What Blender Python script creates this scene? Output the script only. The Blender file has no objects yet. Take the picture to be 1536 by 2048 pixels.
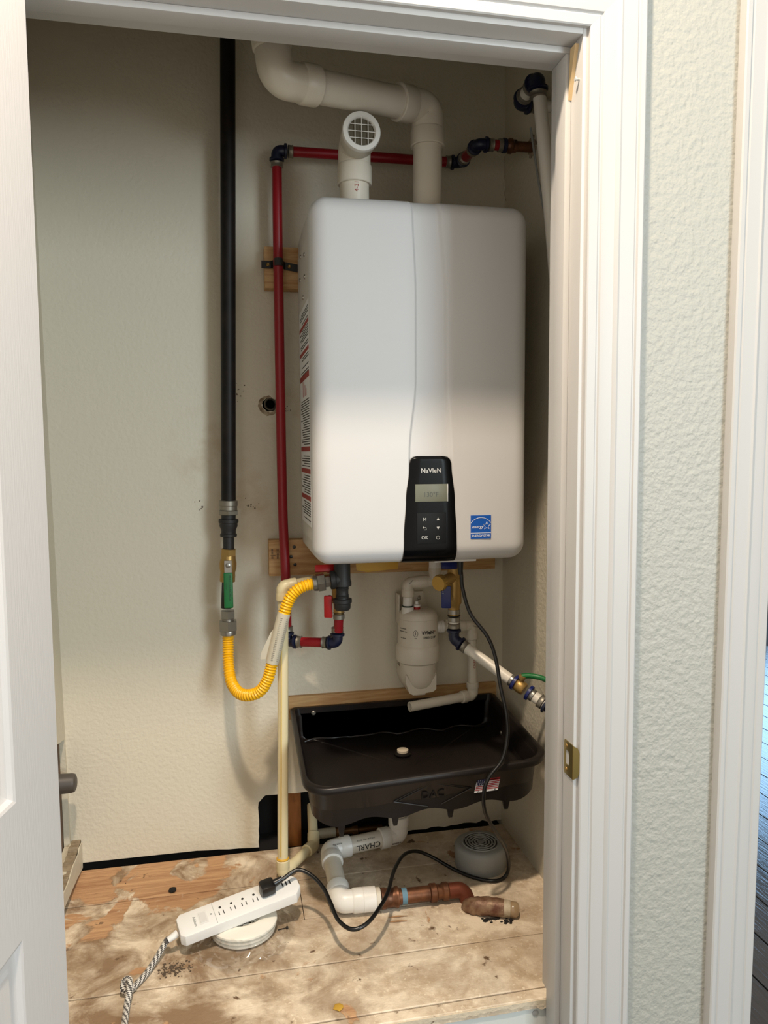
import bpy, bmesh, math, random
from mathutils import Vector, Matrix, noise

random.seed(7)
V = Vector
scene = bpy.context.scene
col = scene.collection

# ------------------------------------------------------------------ camera
F_PX, YAW, PIT, ROLL, CAM_H = 1500.0, math.radians(11.5), math.radians(4.6), math.radians(0.4), 1.39
cd = bpy.data.cameras.new('camera'); cam = bpy.data.objects.new('camera', cd); col.objects.link(cam)
fw = V((math.sin(YAW)*math.cos(PIT), math.cos(YAW)*math.cos(PIT), -math.sin(PIT)))
rt = V((math.cos(YAW), -math.sin(YAW), 0)); up = rt.cross(fw)
c_, s_ = math.cos(ROLL), math.sin(ROLL)
r2 = rt*c_ - up*s_; u2 = up*c_ + rt*s_
cam.matrix_world = Matrix(((r2.x, u2.x, -fw.x, 0), (r2.y, u2.y, -fw.y, 0), (r2.z, u2.z, -fw.z, CAM_H), (0, 0, 0, 1)))
cd.sensor_fit = 'VERTICAL'; cd.sensor_height = 36.0; cd.lens = F_PX/2048*36.0
cd.clip_start = 0.02; cd.clip_end = 60
scene.camera = cam

# ------------------------------------------------------------------ light
w = bpy.data.worlds.new('World'); scene.world = w; w.use_nodes = True
w.node_tree.nodes['Background'].inputs[0].default_value = (1.0, 0.90, 0.77, 1)
w.node_tree.nodes['Background'].inputs[1].default_value = 0.86

def area(name, loc, target, sx, sy, energy, color, shape='RECTANGLE'):
    l = bpy.data.lights.new(name, 'AREA'); l.shape = shape; l.size = sx; l.size_y = sy
    l.energy = energy; l.color = color
    o = bpy.data.objects.new(name, l); col.objects.link(o); o.location = loc
    o.rotation_euler = (V(target)-V(loc)).to_track_quat('-Z', 'Y').to_euler()
    return o
area('ceiling_downlight', (-0.005, 0.542, 3.00), (-0.005, 0.60, 0.0), 0.12, 0.12, 52, (1.0, 0.83, 0.65), 'DISK')
area('window_daylight', (2.18, -2.4, 2.00), (0.12, 1.5, 1.50), 0.92, 2.0, 94, (0.78, 0.92, 1.0))
area('side_room_daylight', (4.5, 5.9, 1.25), (2.6, 3.0, 0.6), 1.7, 1.35, 62, (0.36, 0.64, 1.0))

vs = scene.view_settings
vs.view_transform = 'Standard'; vs.look = 'None'; vs.exposure = 0.0; vs.gamma = 1.0; vs.use_curve_mapping = False

# ------------------------------------------------------------------ materials
def lin(c):
    out = []
    for v in c:
        v = v/255.0
        out.append(v/12.92 if v <= 0.04045 else ((v+0.055)/1.055)**2.4)
    return (*out, 1.0)

MATS = {}
def mat(name, rgb, rough=0.5, metal=0.0, bump=0.0, bscale=60.0, bdist=0.002, var=0.0, vscale=8.0, rgb2=None, coat=0.0, spec=0.5, alpha_t=0.0):
    if name in MATS: return MATS[name]
    m = bpy.data.materials.new(name); m.use_nodes = True; MATS[name] = m
    nt = m.node_tree; b = nt.nodes['Principled BSDF']
    b.inputs['Base Color'].default_value = lin(rgb)
    b.inputs['Roughness'].default_value = rough
    b.inputs['Metallic'].default_value = metal
    b.inputs['Coat Weight'].default_value = coat
    b.inputs['Specular IOR Level'].default_value = spec
    tc = nt.nodes.new('ShaderNodeTexCoord')
    if bump:
        n = nt.nodes.new('ShaderNodeTexNoise'); n.inputs['Scale'].default_value = bscale; n.inputs['Detail'].default_value = 3
        nt.links.new(tc.outputs['Object'], n.inputs['Vector'])
        bp = nt.nodes.new('ShaderNodeBump'); bp.inputs['Strength'].default_value = bump; bp.inputs['Distance'].default_value = bdist
        nt.links.new(n.outputs['Fac'], bp.inputs['Height']); nt.links.new(bp.outputs['Normal'], b.inputs['Normal'])
    if var:
        n = nt.nodes.new('ShaderNodeTexNoise'); n.inputs['Scale'].default_value = vscale; n.inputs['Detail'].default_value = 5
        nt.links.new(tc.outputs['Object'], n.inputs['Vector'])
        r = nt.nodes.new('ShaderNodeMapRange'); r.inputs['From Min'].default_value = 0.5-0.5*(1-var)*0.5; r.inputs['From Max'].default_value = 0.72
        nt.links.new(n.outputs['Fac'], r.inputs['Value'])
        mx = nt.nodes.new('ShaderNodeMix'); mx.data_type = 'RGBA'
        mx.inputs[6].default_value = lin(rgb); mx.inputs[7].default_value = lin(rgb2 if rgb2 else tuple(v*0.8 for v in rgb))
        nt.links.new(r.outputs['Result'], mx.inputs[0]); nt.links.new(mx.outputs[2], b.inputs['Base Color'])
    return m

def nodes_of(m): return m.node_tree, m.node_tree.nodes['Principled BSDF']

M_wall = mat('closet_wall_paint', (211, 203, 184), 0.62, bump=0.42, bscale=105, bdist=0.004, var=0.02, vscale=3, rgb2=(200, 192, 171))
def soiled_wall():
    m = mat('back_wall_paint', (211, 203, 184), 0.62, bump=0.42, bscale=105, bdist=0.004); nt, b = nodes_of(m); N = nt.nodes; L = nt.links
    tc = N.new('ShaderNodeTexCoord'); n = N.new('ShaderNodeTexNoise'); n.inputs['Scale'].default_value = 16; n.inputs['Detail'].default_value = 7; L.new(tc.outputs['Object'], n.inputs['Vector'])
    tot = None
    for c, r in (((-0.045, 1.82, 1.40), 0.11), ((0.04, 1.82, 1.26), 0.10), ((0.12, 1.82, 1.49), 0.07)):
        d = N.new('ShaderNodeVectorMath'); d.operation = 'DISTANCE'; d.inputs[1].default_value = c; L.new(tc.outputs['Object'], d.inputs[0])
        k = N.new('ShaderNodeMapRange'); k.inputs[1].default_value = r; k.inputs[2].default_value = 0.02; L.new(d.outputs['Value'], k.inputs[0])
        if tot is None: tot = k.outputs[0]
        else:
            mx = N.new('ShaderNodeMath'); mx.operation = 'MAXIMUM'; L.new(tot, mx.inputs[0]); L.new(k.outputs[0], mx.inputs[1]); tot = mx.outputs[0]
    k = N.new('ShaderNodeMapRange'); k.inputs[1].default_value = 0.42; k.inputs[2].default_value = 0.70; k.inputs[4].default_value = 0.8; L.new(n.outputs['Fac'], k.inputs[0])
    mu = N.new('ShaderNodeMath'); mu.operation = 'MULTIPLY'; L.new(tot, mu.inputs[0]); L.new(k.outputs[0], mu.inputs[1])
    cx = N.new('ShaderNodeMix'); cx.data_type = 'RGBA'; cx.inputs[6].default_value = lin((211, 203, 184)); cx.inputs[7].default_value = lin((176, 154, 116)); L.new(mu.outputs[0], cx.inputs[0]); L.new(cx.outputs[2], b.inputs['Base Color'])
    return m
M_hallwall = mat('hall_wall_paint', (172, 172, 164), 0.5, bump=0.55, bscale=95, bdist=0.005)
M_trim = mat('white_trim_gloss', (192, 191, 189), 0.40, spec=0.35)
M_door = mat('door_white', (210, 208, 207), 0.5, spec=0.3)
_nt, _b = nodes_of(M_door); _tc = _nt.nodes.new('ShaderNodeTexCoord'); _mp = _nt.nodes.new('ShaderNodeMapping'); _mp.inputs['Scale'].default_value = (1, 1, 0.02)
_n = _nt.nodes.new('ShaderNodeTexNoise'); _n.inputs['Scale'].default_value = 420; _n.inputs['Detail'].default_value = 2; _bp = _nt.nodes.new('ShaderNodeBump'); _bp.inputs['Strength'].default_value = 0.22; _bp.inputs['Distance'].default_value = 0.0012
_nt.links.new(_tc.outputs['Object'], _mp.inputs['Vector']); _nt.links.new(_mp.outputs['Vector'], _n.inputs['Vector']); _nt.links.new(_n.outputs['Fac'], _bp.inputs['Height']); _nt.links.new(_bp.outputs['Normal'], _b.inputs['Normal'])
M_plat = mat('platform_paint', (196, 200, 196), 0.6, bump=0.1, bscale=40)
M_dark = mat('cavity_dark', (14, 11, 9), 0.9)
M_gyp = mat('raw_gypsum', (158, 142, 118), 0.95, bump=0.6, bscale=150, bdist=0.003, var=0.3, vscale=60, rgb2=(120, 104, 82))
M_white_enamel = mat('white_enamel', (200, 199, 198), 0.42, spec=0.35)
M_white_metal = mat('white_sheet_metal', (206, 203, 196), 0.45)
M_black_gloss = mat('black_gloss', (9, 9, 10), 0.2, spec=0.15)
M_black_pad = mat('black_pad', (20, 21, 22), 0.5, spec=0.2)
M_lcd = mat('lcd', (112, 114, 99), 0.35, spec=0.3)
M_lcd_ink = mat('lcd_ink', (74, 76, 66), 0.4)
M_print = mat('pale_print', (196, 196, 192), 0.5)
M_ink = mat('black_ink', (38, 36, 36), 0.6)
M_redink = mat('red_ink', (150, 48, 42), 0.6)
M_blue = mat('label_blue', (10, 84, 176), 0.4)
M_labelwhite = mat('label_white', (232, 234, 236), 0.45)
M_pvc = mat('white_pvc', (214, 207, 193), 0.36, var=0.1, vscale=6, rgb2=(200, 190, 172))
M_pvc_wh = mat('bright_pvc', (222, 219, 212), 0.34)
M_cream = mat('cream_cpvc', (222, 208, 168), 0.35)
M_cream_y = mat('yellow_primer', (214, 164, 52), 0.35)
M_blackpipe = mat('black_iron_painted', (11, 10, 10), 0.5, spec=0.25, var=0.05, vscale=30, rgb2=(32, 26, 22))
M_iron = mat('black_malleable_iron', (46, 45, 44), 0.55, metal=0.35, bump=0.25, bscale=260, bdist=0.0008)
M_steel = mat('steel', (150, 146, 138), 0.34, metal=0.85)
M_dullsteel = mat('dull_steel', (140, 134, 122), 0.45, metal=0.7)
M_brass = mat('brass', (170, 138, 82), 0.42, metal=0.7)
M_brassplate = mat('brass_plate', (166, 148, 92), 0.28, metal=0.9)
M_copper = mat('copper', (126, 84, 58), 0.42, metal=0.65, var=0.3, vscale=45, rgb2=(70, 44, 32))
M_rust = mat('corroded_copper', (96, 58, 42), 0.5, metal=0.3, bump=0.5, bscale=120, bdist=0.003, var=0.4, vscale=50, rgb2=(150, 126, 100))
M_red = mat('red_pex', (142, 10, 24), 0.38)
M_redh = mat('red_handle', (168, 14, 16), 0.4)
M_whitepex = mat('white_pex', (214, 208, 196), 0.4)
M_navy = mat('navy_fitting', (20, 26, 52), 0.4)
M_blueh = mat('blue_handle', (12, 26, 92), 0.38)
M_green = mat('green_handle', (10, 104, 48), 0.42)
M_yellow = mat('yellow_hose', (238, 180, 18), 0.32)
M_tagplastic = mat('tag_plastic', (200, 192, 172), 0.4)
M_strap = mat('black_strap', (16, 15, 16), 0.55)
M_tray = mat('tray_black', (22, 18, 17), 0.36, spec=0.35, var=0.1, vscale=7, rgb2=(30, 25, 23))
M_grey = mat('grey_plastic', (150, 152, 150), 0.5)
M_cap = mat('cap_grey', (74, 68, 62), 0.5)
M_cord = mat('black_cord', (14, 13, 14), 0.32)
M_strip = mat('strip_white', (230, 229, 226), 0.34)
M_offwhite = mat('vent_white', (228, 224, 212), 0.4)
M_slot = mat('slot_dark', (40, 38, 38), 0.6)
M_debris = mat('debris_dark', (24, 20, 17), 0.9)
M_caution = mat('caution_yellow', (186, 140, 24), 0.5)
M_splinter = mat('splinter_wood', (150, 112, 74), 0.8)

def wood(name, c1, c2, axis='X', scale=14):
    m = mat(name, c1, 0.6); nt, b = nodes_of(m)
    tc = nt.nodes.new('ShaderNodeTexCoord'); mp = nt.nodes.new('ShaderNodeMapping')
    sc = {'X': (1.2, 1, 1), 'Z': (1, 1, 0.12), 'Y': (1, 0.12, 1)}[axis]
    if axis == 'X': sc = (0.10, 1, 1)
    mp.inputs['Scale'].default_value = sc
    nt.links.new(tc.outputs['Object'], mp.inputs['Vector'])
    n = nt.nodes.new('ShaderNodeTexNoise'); n.inputs['Scale'].default_value = scale*8; n.inputs['Detail'].default_value = 4; n.inputs['Distortion'].default_value = 0.6
    nt.links.new(mp.outputs['Vector'], n.inputs['Vector'])
    r = nt.nodes.new('ShaderNodeMapRange'); r.inputs['From Min'].default_value = 0.38; r.inputs['From Max'].default_value = 0.66
    nt.links.new(n.outputs['Fac'], r.inputs['Value'])
    mx = nt.nodes.new('ShaderNodeMix'); mx.data_type = 'RGBA'; mx.inputs[6].default_value = lin(c1); mx.inputs[7].default_value = lin(c2)
    nt.links.new(r.outputs['Result'], mx.inputs[0]); nt.links.new(mx.outputs[2], b.inputs['Base Color'])
    bp = nt.nodes.new('ShaderNodeBump'); bp.inputs['Strength'].default_value = 0.15; bp.inputs['Distance'].default_value = 0.002
    nt.links.new(n.outputs['Fac'], bp.inputs['Height']); nt.links.new(bp.outputs['Normal'], b.inputs['Normal'])
    return m
M_pine = wood('pine_board', (196, 158, 108), (168, 122, 72))
M_pine_old = wood('stud_wood', (138, 84, 34), (120, 70, 26), 'Z')
M_darkfloor = wood('dark_wood_floor', (38, 36, 38), (20, 19, 21), 'Y')
nodes_of(M_darkfloor)[1].inputs['Roughness'].default_value = 0.17
for _k in M_darkfloor.node_tree.nodes:
    if _k.bl_idname == 'ShaderNodeBump': _k.inputs['Strength'].default_value = 0.5

def floor_material():
    m = mat('worn_subfloor', (170, 140, 105), 0.85); nt, b = nodes_of(m); N = nt.nodes; L = nt.links
    tc = N.new('ShaderNodeTexCoord'); P = tc.outputs['Object']
    def nz(scale, detail=6, vec=P, dist=0.0, rough=0.55):
        n = N.new('ShaderNodeTexNoise'); n.inputs['Scale'].default_value = scale; n.inputs['Detail'].default_value = detail
        n.inputs['Distortion'].default_value = dist; n.inputs['Roughness'].default_value = rough; L.new(vec, n.inputs['Vector']); return n.outputs['Fac']
    def rng(v, a, c, lo=0, hi=1):
        r = N.new('ShaderNodeMapRange'); r.inputs[1].default_value = a; r.inputs[2].default_value = c; r.inputs[3].default_value = lo; r.inputs[4].default_value = hi
        L.new(v, r.inputs[0]); return r.outputs[0]
    def mth(op, a, c=None):
        n = N.new('ShaderNodeMath'); n.operation = op
        for i, v in enumerate((a, c)):
            if v is None: continue
            if isinstance(v, (int, float)): n.inputs[i].default_value = v
            else: L.new(v, n.inputs[i])
        return n.outputs[0]
    def mix(f, a, c):
        n = N.new('ShaderNodeMix'); n.data_type = 'RGBA'; L.new(f, n.inputs[0])
        for i, v in ((6, a), (7, c)):
            if isinstance(v, tuple): n.inputs[i].default_value = lin(v)
            else: L.new(v, n.inputs[i])
        return n.outputs[2]
    mp = N.new('ShaderNodeMapping'); mp.inputs['Scale'].default_value = (0.09, 1, 1); L.new(P, mp.inputs['Vector'])
    grain = rng(nz(95, 5, mp.outputs[0], 0.8), 0.35, 0.68)
    woodc = mix(grain, (198, 158, 118), (160, 118, 84))
    sep = N.new('ShaderNodeSeparateXYZ'); L.new(P, sep.inputs[0])
    # bare timber shows in the back-left boards where the old skim coat has lifted off
    bare = mth('MULTIPLY', rng(sep.outputs[0], 0.06, -0.06), rng(sep.outputs[1], 1.52, 1.60))
    patch = mth('ADD', nz(9, 6, P, 0.6), mth('MULTIPLY', bare, -0.22))
    skim = rng(patch, 0.315, 0.350)
    mott = rng(nz(26, 8), 0.40, 0.62)
    skimc = mix(mott, (228, 213, 190), (198, 178, 152))
    skimc = mix(rng(nz(120, 4, P, 0.0, 0.7), 0.56, 0.66), skimc, (232, 218, 194))
    # grime: brown foot-worn areas in front-left, and stains
    grime = mth('MULTIPLY', rng(nz(7.5, 9, P, 0.7, 0.65), 0.40, 0.58), rng(sep.outputs[0], 0.34, -0.08, 0.42, 1.0))
    skimc = mix(grime, skimc, (140, 115, 88))
    base = mix(skim, woodc, skimc)
    base = mix(rng(nz(38, 8, P, 0.3), 0.66, 0.72), base, (104, 80, 58))
    base = mix(rng(nz(70, 3), 0.75, 0.79), base, (60, 46, 36))
    L.new(base, b.inputs['Base Color'])
    h = mth('ADD', mth('MULTIPLY', skim, 0.6), mth('ADD', mth('MULTIPLY', nz(60, 8), 0.8), mth('MULTIPLY', nz(220, 4), 0.35)))
    bp = N.new('ShaderNodeBump'); bp.inputs['Strength'].default_value = 0.55; bp.inputs['Distance'].default_value = 0.004
    L.new(h, bp.inputs['Height']); L.new(bp.outputs['Normal'], b.inputs['Normal'])
    return m
M_floor = floor_material()

def braided():
    m = mat('braided_sleeve', (200, 196, 188), 0.8); nt, b = nodes_of(m); N = nt.nodes; L = nt.links
    uv = N.new('ShaderNodeUVMap'); uv.uv_map = 'UVMap'
    mp = N.new('ShaderNodeMapping'); mp.inputs['Rotation'].default_value = (0, 0, math.radians(32)); L.new(uv.outputs[0], mp.inputs['Vector'])
    ck = N.new('ShaderNodeTexChecker'); ck.inputs['Scale'].default_value = 1.0
    ck.inputs['Color1'].default_value = lin((214, 210, 202)); ck.inputs['Color2'].default_value = lin((70, 66, 64))
    L.new(mp.outputs[0], ck.inputs['Vector']); L.new(ck.outputs[0], b.inputs['Base Color'])
    return m
M_braid = braided()

def film():
    m = bpy.data.materials.new('clear_film'); m.use_nodes = True; nt = m.node_tree; N = nt.nodes; L = nt.links
    for n in list(N): N.remove(n)
    o = N.new('ShaderNodeOutputMaterial'); t = N.new('ShaderNodeBsdfTransparent'); g = N.new('ShaderNodeBsdfGlossy'); g.inputs['Roughness'].default_value = 0.03
    t.inputs[0].default_value = (0.985, 0.985, 0.98, 1)
    fr = N.new('ShaderNodeLayerWeight'); fr.inputs['Blend'].default_value = 0.12
    mx = N.new('ShaderNodeMixShader'); cl_ = N.new('ShaderNodeMath'); cl_.operation = 'MULTIPLY_ADD'; cl_.inputs[1].default_value = 0.55; cl_.inputs[2].default_value = 0.10; L.new(fr.outputs['Facing'], cl_.inputs[0]); L.new(cl_.outputs[0], mx.inputs[0]); L.new(t.outputs[0], mx.inputs[1]); L.new(g.outputs[0], mx.inputs[2]); L.new(mx.outputs[0], o.inputs[0])
    return m
M_film = film()

# ------------------------------------------------------------------ mesh helpers
def nb(): return bmesh.new()
ORG = {}
def finish(name, bm, m, parent=None, ang=38, smooth=True):
    me = bpy.data.meshes.new(name)
    bmesh.ops.recalc_face_normals(bm, faces=bm.faces[:])
    bm.to_mesh(me); bm.free()
    return link(name, me, m, parent, ang, smooth)
def link(name, me, m, parent=None, ang=38, smooth=True):
    o = bpy.data.objects.new(name, me); col.objects.link(o)
    if m is not None: me.materials.append(m)
    if smooth:
        me.polygons.foreach_set('use_smooth', [True]*len(me.polygons)); me.set_sharp_from_angle(angle=math.radians(ang))
    if parent is not None:
        off = ORG.get(parent.name, V((0, 0, 0))); me.transform(Matrix.Translation(-off)); o.parent = parent; ORG[o.name] = off
    return o
def thing(name, label, cat, loc=(0, 0, 0), group=None):
    o = bpy.data.objects.new(name, None); col.objects.link(o); o.location = loc; o.empty_display_size = 0.05
    o['label'] = label; o['category'] = cat
    if group: o['group'] = group
    ORG[o.name] = V(loc); return o
def tag(o, label, cat, group=None):
    o['label'] = label; o['category'] = cat
    if group: o['group'] = group
    return o
def struct(o): o['kind'] = 'structure'; return o

def box(bm, lo, hi, bev=0.0, seg=2, rot=None, piv=None):
    lo, hi = V(lo), V(hi); c = (lo+hi)/2; d = hi-lo
    r = bmesh.ops.create_cube(bm, size=1.0); vs_ = r['verts']
    for v in vs_: v.co = V((v.co.x*d.x, v.co.y*d.y, v.co.z*d.z)) + c
    if bev:
        es = list({e for v in vs_ for e in v.link_edges})
        r = bmesh.ops.bevel(bm, geom=es, offset=bev, segments=seg, affect='EDGES', profile=0.6)
        vs_ = list({v for f in r['faces'] for v in f.verts} | {v for v in vs_ if v.is_valid})
    if rot is not None:
        p = V(piv) if piv is not None else c
        for v in vs_: v.co = rot @ (v.co-p) + p
    return vs_

def frame(d):
    d = d.normalized(); a = V((0, 0, 1)) if abs(d.z) < 0.9 else V((1, 0, 0))
    x = a.cross(d).normalized(); return x, d.cross(x).normalized()

def sweep(bm, pts, r, seg=18, caps=True, uvs=None):
    pts = [V(p) for p in pts]; n = len(pts)
    rad = r if isinstance(r, (list, tuple)) else [r]*n
    x, y = frame(pts[1]-pts[0]); rings = []; pt = (pts[1]-pts[0]).normalized()
    uvl = bm.loops.layers.uv.new('UVMap') if uvs else None
    for i, p in enumerate(pts):
        t = ((pts[min(i+1, n-1)]-pts[i]).normalized() + (pts[i]-pts[max(i-1, 0)]).normalized()).normalized() if 0 < i < n-1 else (pts[1]-pts[0] if i == 0 else pts[-1]-pts[-2]).normalized()
        q = pt.rotation_difference(t); x = q @ x; x = (x - t*x.dot(t)).normalized(); y = t.cross(x); pt = t
        rings.append([bm.verts.new(p + (x*math.cos(2*math.pi*k/seg) + y*math.sin(2*math.pi*k/seg))*rad[i]) for k in range(seg)])
    acc = [0.0]
    for i in range(1, n): acc.append(acc[-1]+(pts[i]-pts[i-1]).length)
    for i in range(n-1):
        for k in range(seg):
            f = bm.faces.new((rings[i][k], rings[i][(k+1) % seg], rings[i+1][(k+1) % seg], rings[i+1][k]))
            if uvl:
                for lp, (a, b_) in zip(f.loops, ((k, i), (k+1, i), (k+1, i+1), (k, i+1))):
                    lp[uvl].uv = (a/seg*uvs[0], acc[b_]*uvs[1])
    if caps: bm.faces.new(rings[0][::-1]); bm.faces.new(rings[-1])
    return rings

def lathe(bm, base, axis, prof, seg=28, close=True):
    """prof: list of (t along axis, radius)"""
    base = V(base); d = V(axis).normalized(); x, y = frame(d); rings = []
    for t, r in prof:
        rings.append([bm.verts.new(base + d*t + (x*math.cos(2*math.pi*k/seg) + y*math.sin(2*math.pi*k/seg))*max(r, 1e-5)) for k in range(seg)])
    for i in range(len(rings)-1):
        for k in range(seg):
            bm.faces.new((rings[i][k], rings[i][(k+1) % seg], rings[i+1][(k+1) % seg], rings[i+1][k]))
    if close: bm.faces.new(rings[0][::-1]); bm.faces.new(rings[-1])
def collar(bm, base, axis, L, r, e=0.0012, seg=28):
    lathe(bm, base, axis, [(0, r-e), (e, r), (L-e, r), (L, r-e)], seg)
def hexa(bm, base, axis, L, r, e=0.001):
    lathe(bm, base, axis, [(0, r*0.93), (e, r), (L-e, r), (L, r*0.93)], 6)

def fillet(pts, R, n=8):
    pts = [V(p) for p in pts]; out = [pts[0]]
    for i in range(1, len(pts)-1):
        a, b_, c = pts[i-1], pts[i], pts[i+1]
        d1 = (a-b_).normalized(); d2 = (c-b_).normalized()
        th = d1.angle(d2); t = min(R/math.tan(th/2), (a-b_).length*0.49, (c-b_).length*0.49); rr = t*math.tan(th/2)
        cen = b_ + (d1+d2).normalized()*(rr/math.sin(th/2)); p1 = b_+d1*t; p2 = b_+d2*t
        v1 = p1-cen; v2 = p2-cen; a_ = v1.angle(v2); ax = v1.cross(v2).normalized()
        for k in range(n+1): out.append(cen + Matrix.Rotation(a_*k/n, 3, ax) @ v1)
    out.append(pts[-1]); return out
def spline(pts, n=8):
    pts = [V(p) for p in pts]; q = [pts[0]*2-pts[1]] + pts + [pts[-1]*2-pts[-2]]; out = []
    for i in range(1, len(q)-2):
        p0, p1, p2, p3 = q[i-1:i+3]
        for k in range(n):
            t = k/n
            out.append(0.5*((2*p1) + (p2-p0)*t + (2*p0-5*p1+4*p2-p3)*t*t + (3*p1-p0-3*p2+p3)*t**3))
    out.append(pts[-1]); return out

def pipe(name, parent, m, a, b_, r, seg=20, inner=0):
    bm = nb(); a, b_ = V(a), V(b_); L = (b_-a).length
    if inner: lathe(bm, a, b_-a, [(0.03, inner), (0, inner), (0, r), (L, r), (L, inner), (L-0.03, inner)], seg, close=True)
    else: lathe(bm, a, b_-a, [(0, r), (L, r)], seg)
    return finish(name, bm, m, parent)

def ell(name, parent, m, corner, dA, dB, R, rb, hubr, L, seg=24):
    """moulded elbow: bent body, one socket collar on each end"""
    c = V(corner); dA, dB = V(dA).normalized(), V(dB).normalized(); bm = nb()
    sweep(bm, fillet([c+dA*R*1.02, c, c+dB*R*1.02], R*1.0*math.tan(dA.angle(dB)/2)*0.98, 12), rb, seg)
    for d in (dA, dB):
        lathe(bm, c+d*(R-0.002), d, [(0, rb), (0.004, hubr), (L+0.002-0.0015, hubr), (L+0.002, hubr-0.0015)], seg)
    return finish(name, bm, m, parent)

def pexell(parent, corner, dA, dB, r=0.0111, ring=True):
    c = V(corner); dA, dB = V(dA).normalized(), V(dB).normalized(); bm = nb()
    sweep(bm, fillet([c+dA*0.022, c, c+dB*0.022], 0.012, 8), r*1.12, 20)
    for d in (dA, dB):
        lathe(bm, c+d*0.016, d, [(0, r*1.1), (0.0015, r*1.5), (0.006, r*1.5), (0.0075, r*1.2)], 22)
    e = finish('elbow_fitting', bm, M_navy, parent)
    for d in (dA, dB):
        bm = nb(); lathe(bm, c+d*0.0255, d, [(0, r*1.16), (0.001, r*1.3), (0.0035, r*1.22), (0.0085, r*1.22), (0.0105, r*1.3), (0.0115, r*1.16)], 22)
        finish('crimp_ring', bm, M_dullsteel, parent)
    return e
PX0 = 0.028   # where the tube starts after a pex elbow

def text(name, s, m, parent, origin, ux, uy, size, align='CENTER', depth=0.0003, wrap=None, bold=0.0):
    cu = bpy.data.curves.new(name, 'FONT'); cu.body = s; cu.size = size; cu.align_x = align; cu.align_y = 'CENTER'; cu.extrude = depth; cu.offset = bold; cu.resolution_u = 3
    t = bpy.data.objects.new(name, cu); col.objects.link(t)
    me = bpy.data.meshes.new_from_object(t); bpy.data.objects.remove(t); bpy.data.curves.remove(cu)
    ux, uy = V(ux).normalized(), V(uy).normalized(); uz = ux.cross(uy); o0 = V(origin)
    for v in me.vertices:
        x, y, z = v.co
        if wrap:   # wrap = (axis_dir, radius): bend the local direction that runs around the axis
            ax, R = wrap; ax = V(ax).normalized(); p = ux*x + uy*y
            al = p.dot(ax); tg = uz.cross(ax).normalized(); ar = p.dot(tg); th = ar/R
            v.co = o0 - uz*R + ax*al + (uz*math.cos(th) + tg*math.sin(th))*(R+z)
        else: v.co = o0 + ux*x + uy*y + uz*z
    return link(name, me, m, parent, smooth=False)

def plate(bm, pts2, y0, y1, fn=None):
    """polygon in (x,z), extruded from y0 (front) to y1"""
    a = [bm.verts.new((p[0], y0, p[1])) for p in pts2]; b_ = [bm.verts.new((p[0], y1, p[1])) for p in pts2]; n = len(pts2)
    bm.faces.new(a); bm.faces.new(b_[::-1])
    for i in range(n): bm.faces.new((a[i], b_[i], b_[(i+1) % n], a[(i+1) % n]))

def holed(bm, outer, holes, tocoord, off):
    """flat sheet with holes; tocoord((u,v), w) -> Vector; off = thickness"""
    loops = [outer] + holes; fr = []; 
    for lp in loops:
        vv = [bm.verts.new(tocoord(p, 0)) for p in lp]
        fr.append(vv)
        for i in range(len(vv)): bm.edges.new((vv[i], vv[(i+1) % len(vv)]))
    r = bmesh.ops.triangle_fill(bm, use_beauty=True, edges=bm.edges[:])
    faces = [g for g in r['geom'] if isinstance(g, bmesh.types.BMFace)]
    mp = {}
    for vv, lp in zip(fr, loops):
        for v, p in zip(vv, lp): mp[v] = bm.verts.new(tocoord(p, off))
    for f in faces: bm.faces.new([mp[v] for v in f.verts][::-1])
    for vv in fr:
        for i in range(len(vv)):
            a, b_ = vv[i], vv[(i+1) % len(vv)]; bm.faces.new((a, b_, mp[b_], mp[a]))

def circ(cx, cz, r, n=24, jag=0.0):
    return [(cx+(r+random.uniform(-jag, jag))*math.cos(2*math.pi*k/n), cz+(r+random.uniform(-jag, jag))*math.sin(2*math.pi*k/n)) for k in range(n)]

def sm_(a, b_, x): t = min(1, max(0, (x-a)/(b_-a))); return t*t*(3-2*t)
# ================================================================== STRUCTURE
FL = 0.407           # raised closet floor
YB, XL, XR = 1.82, -0.391, 0.682
YF, YI = 1.12, 1.235  # hall face and closet face of the front wall
XJ0, XJ1, ZH = -0.288, 0.545, 2.027   # clear door opening
CEIL = 2.56

# back wall: one drywall sheet with a sawn notch at the floor and a drilled hole
def rag(a, b_, n, amp):
    a, b_ = V((*a, 0)), V((*b_, 0)); d = (b_-a); nn = V((-d.y, d.x, 0)).normalized()
    return [tuple((a + d*(i/n) + nn*random.uniform(-amp, amp))[:2]) for i in range(n)]
outer = [(XL-0.02, FL+0.014), (-0.10, FL+0.013)] + rag((-0.10, FL+0.013), (0.046, FL+0.004), 6, 0.001) + rag((0.046, FL+0.004), (0.048, 0.527), 8, 0.0015) \
    + rag((0.048, 0.527), (0.066, 0.543), 4, 0.001) + rag((0.066, 0.543), (0.40, 0.538), 14, 0.001) + rag((0.40, 0.538), (0.405, FL+0.004), 5, 0.001) \
    + rag((0.405, FL+0.004), (XR, FL+0.008), 16, 0.004) + [(XR+0.02, FL+0.008), (XR+0.02, CEIL), (XL-0.02, CEIL)]
bm = nb(); holed(bm, outer, [circ(0.093, 1.503, 0.0165, 22, 0.0018)], lambda p, t: V((p[0], YB+t, p[1])), 0.013)
wb = struct(finish('wall_back', bm, soiled_wall(), smooth=False))
bm = nb(); box(bm, (XL-0.03, YB+0.10, FL-0.05), (XR+0.03, YB+0.11, CEIL)); finish('wall_cavity', bm, M_dark, wb)
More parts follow.
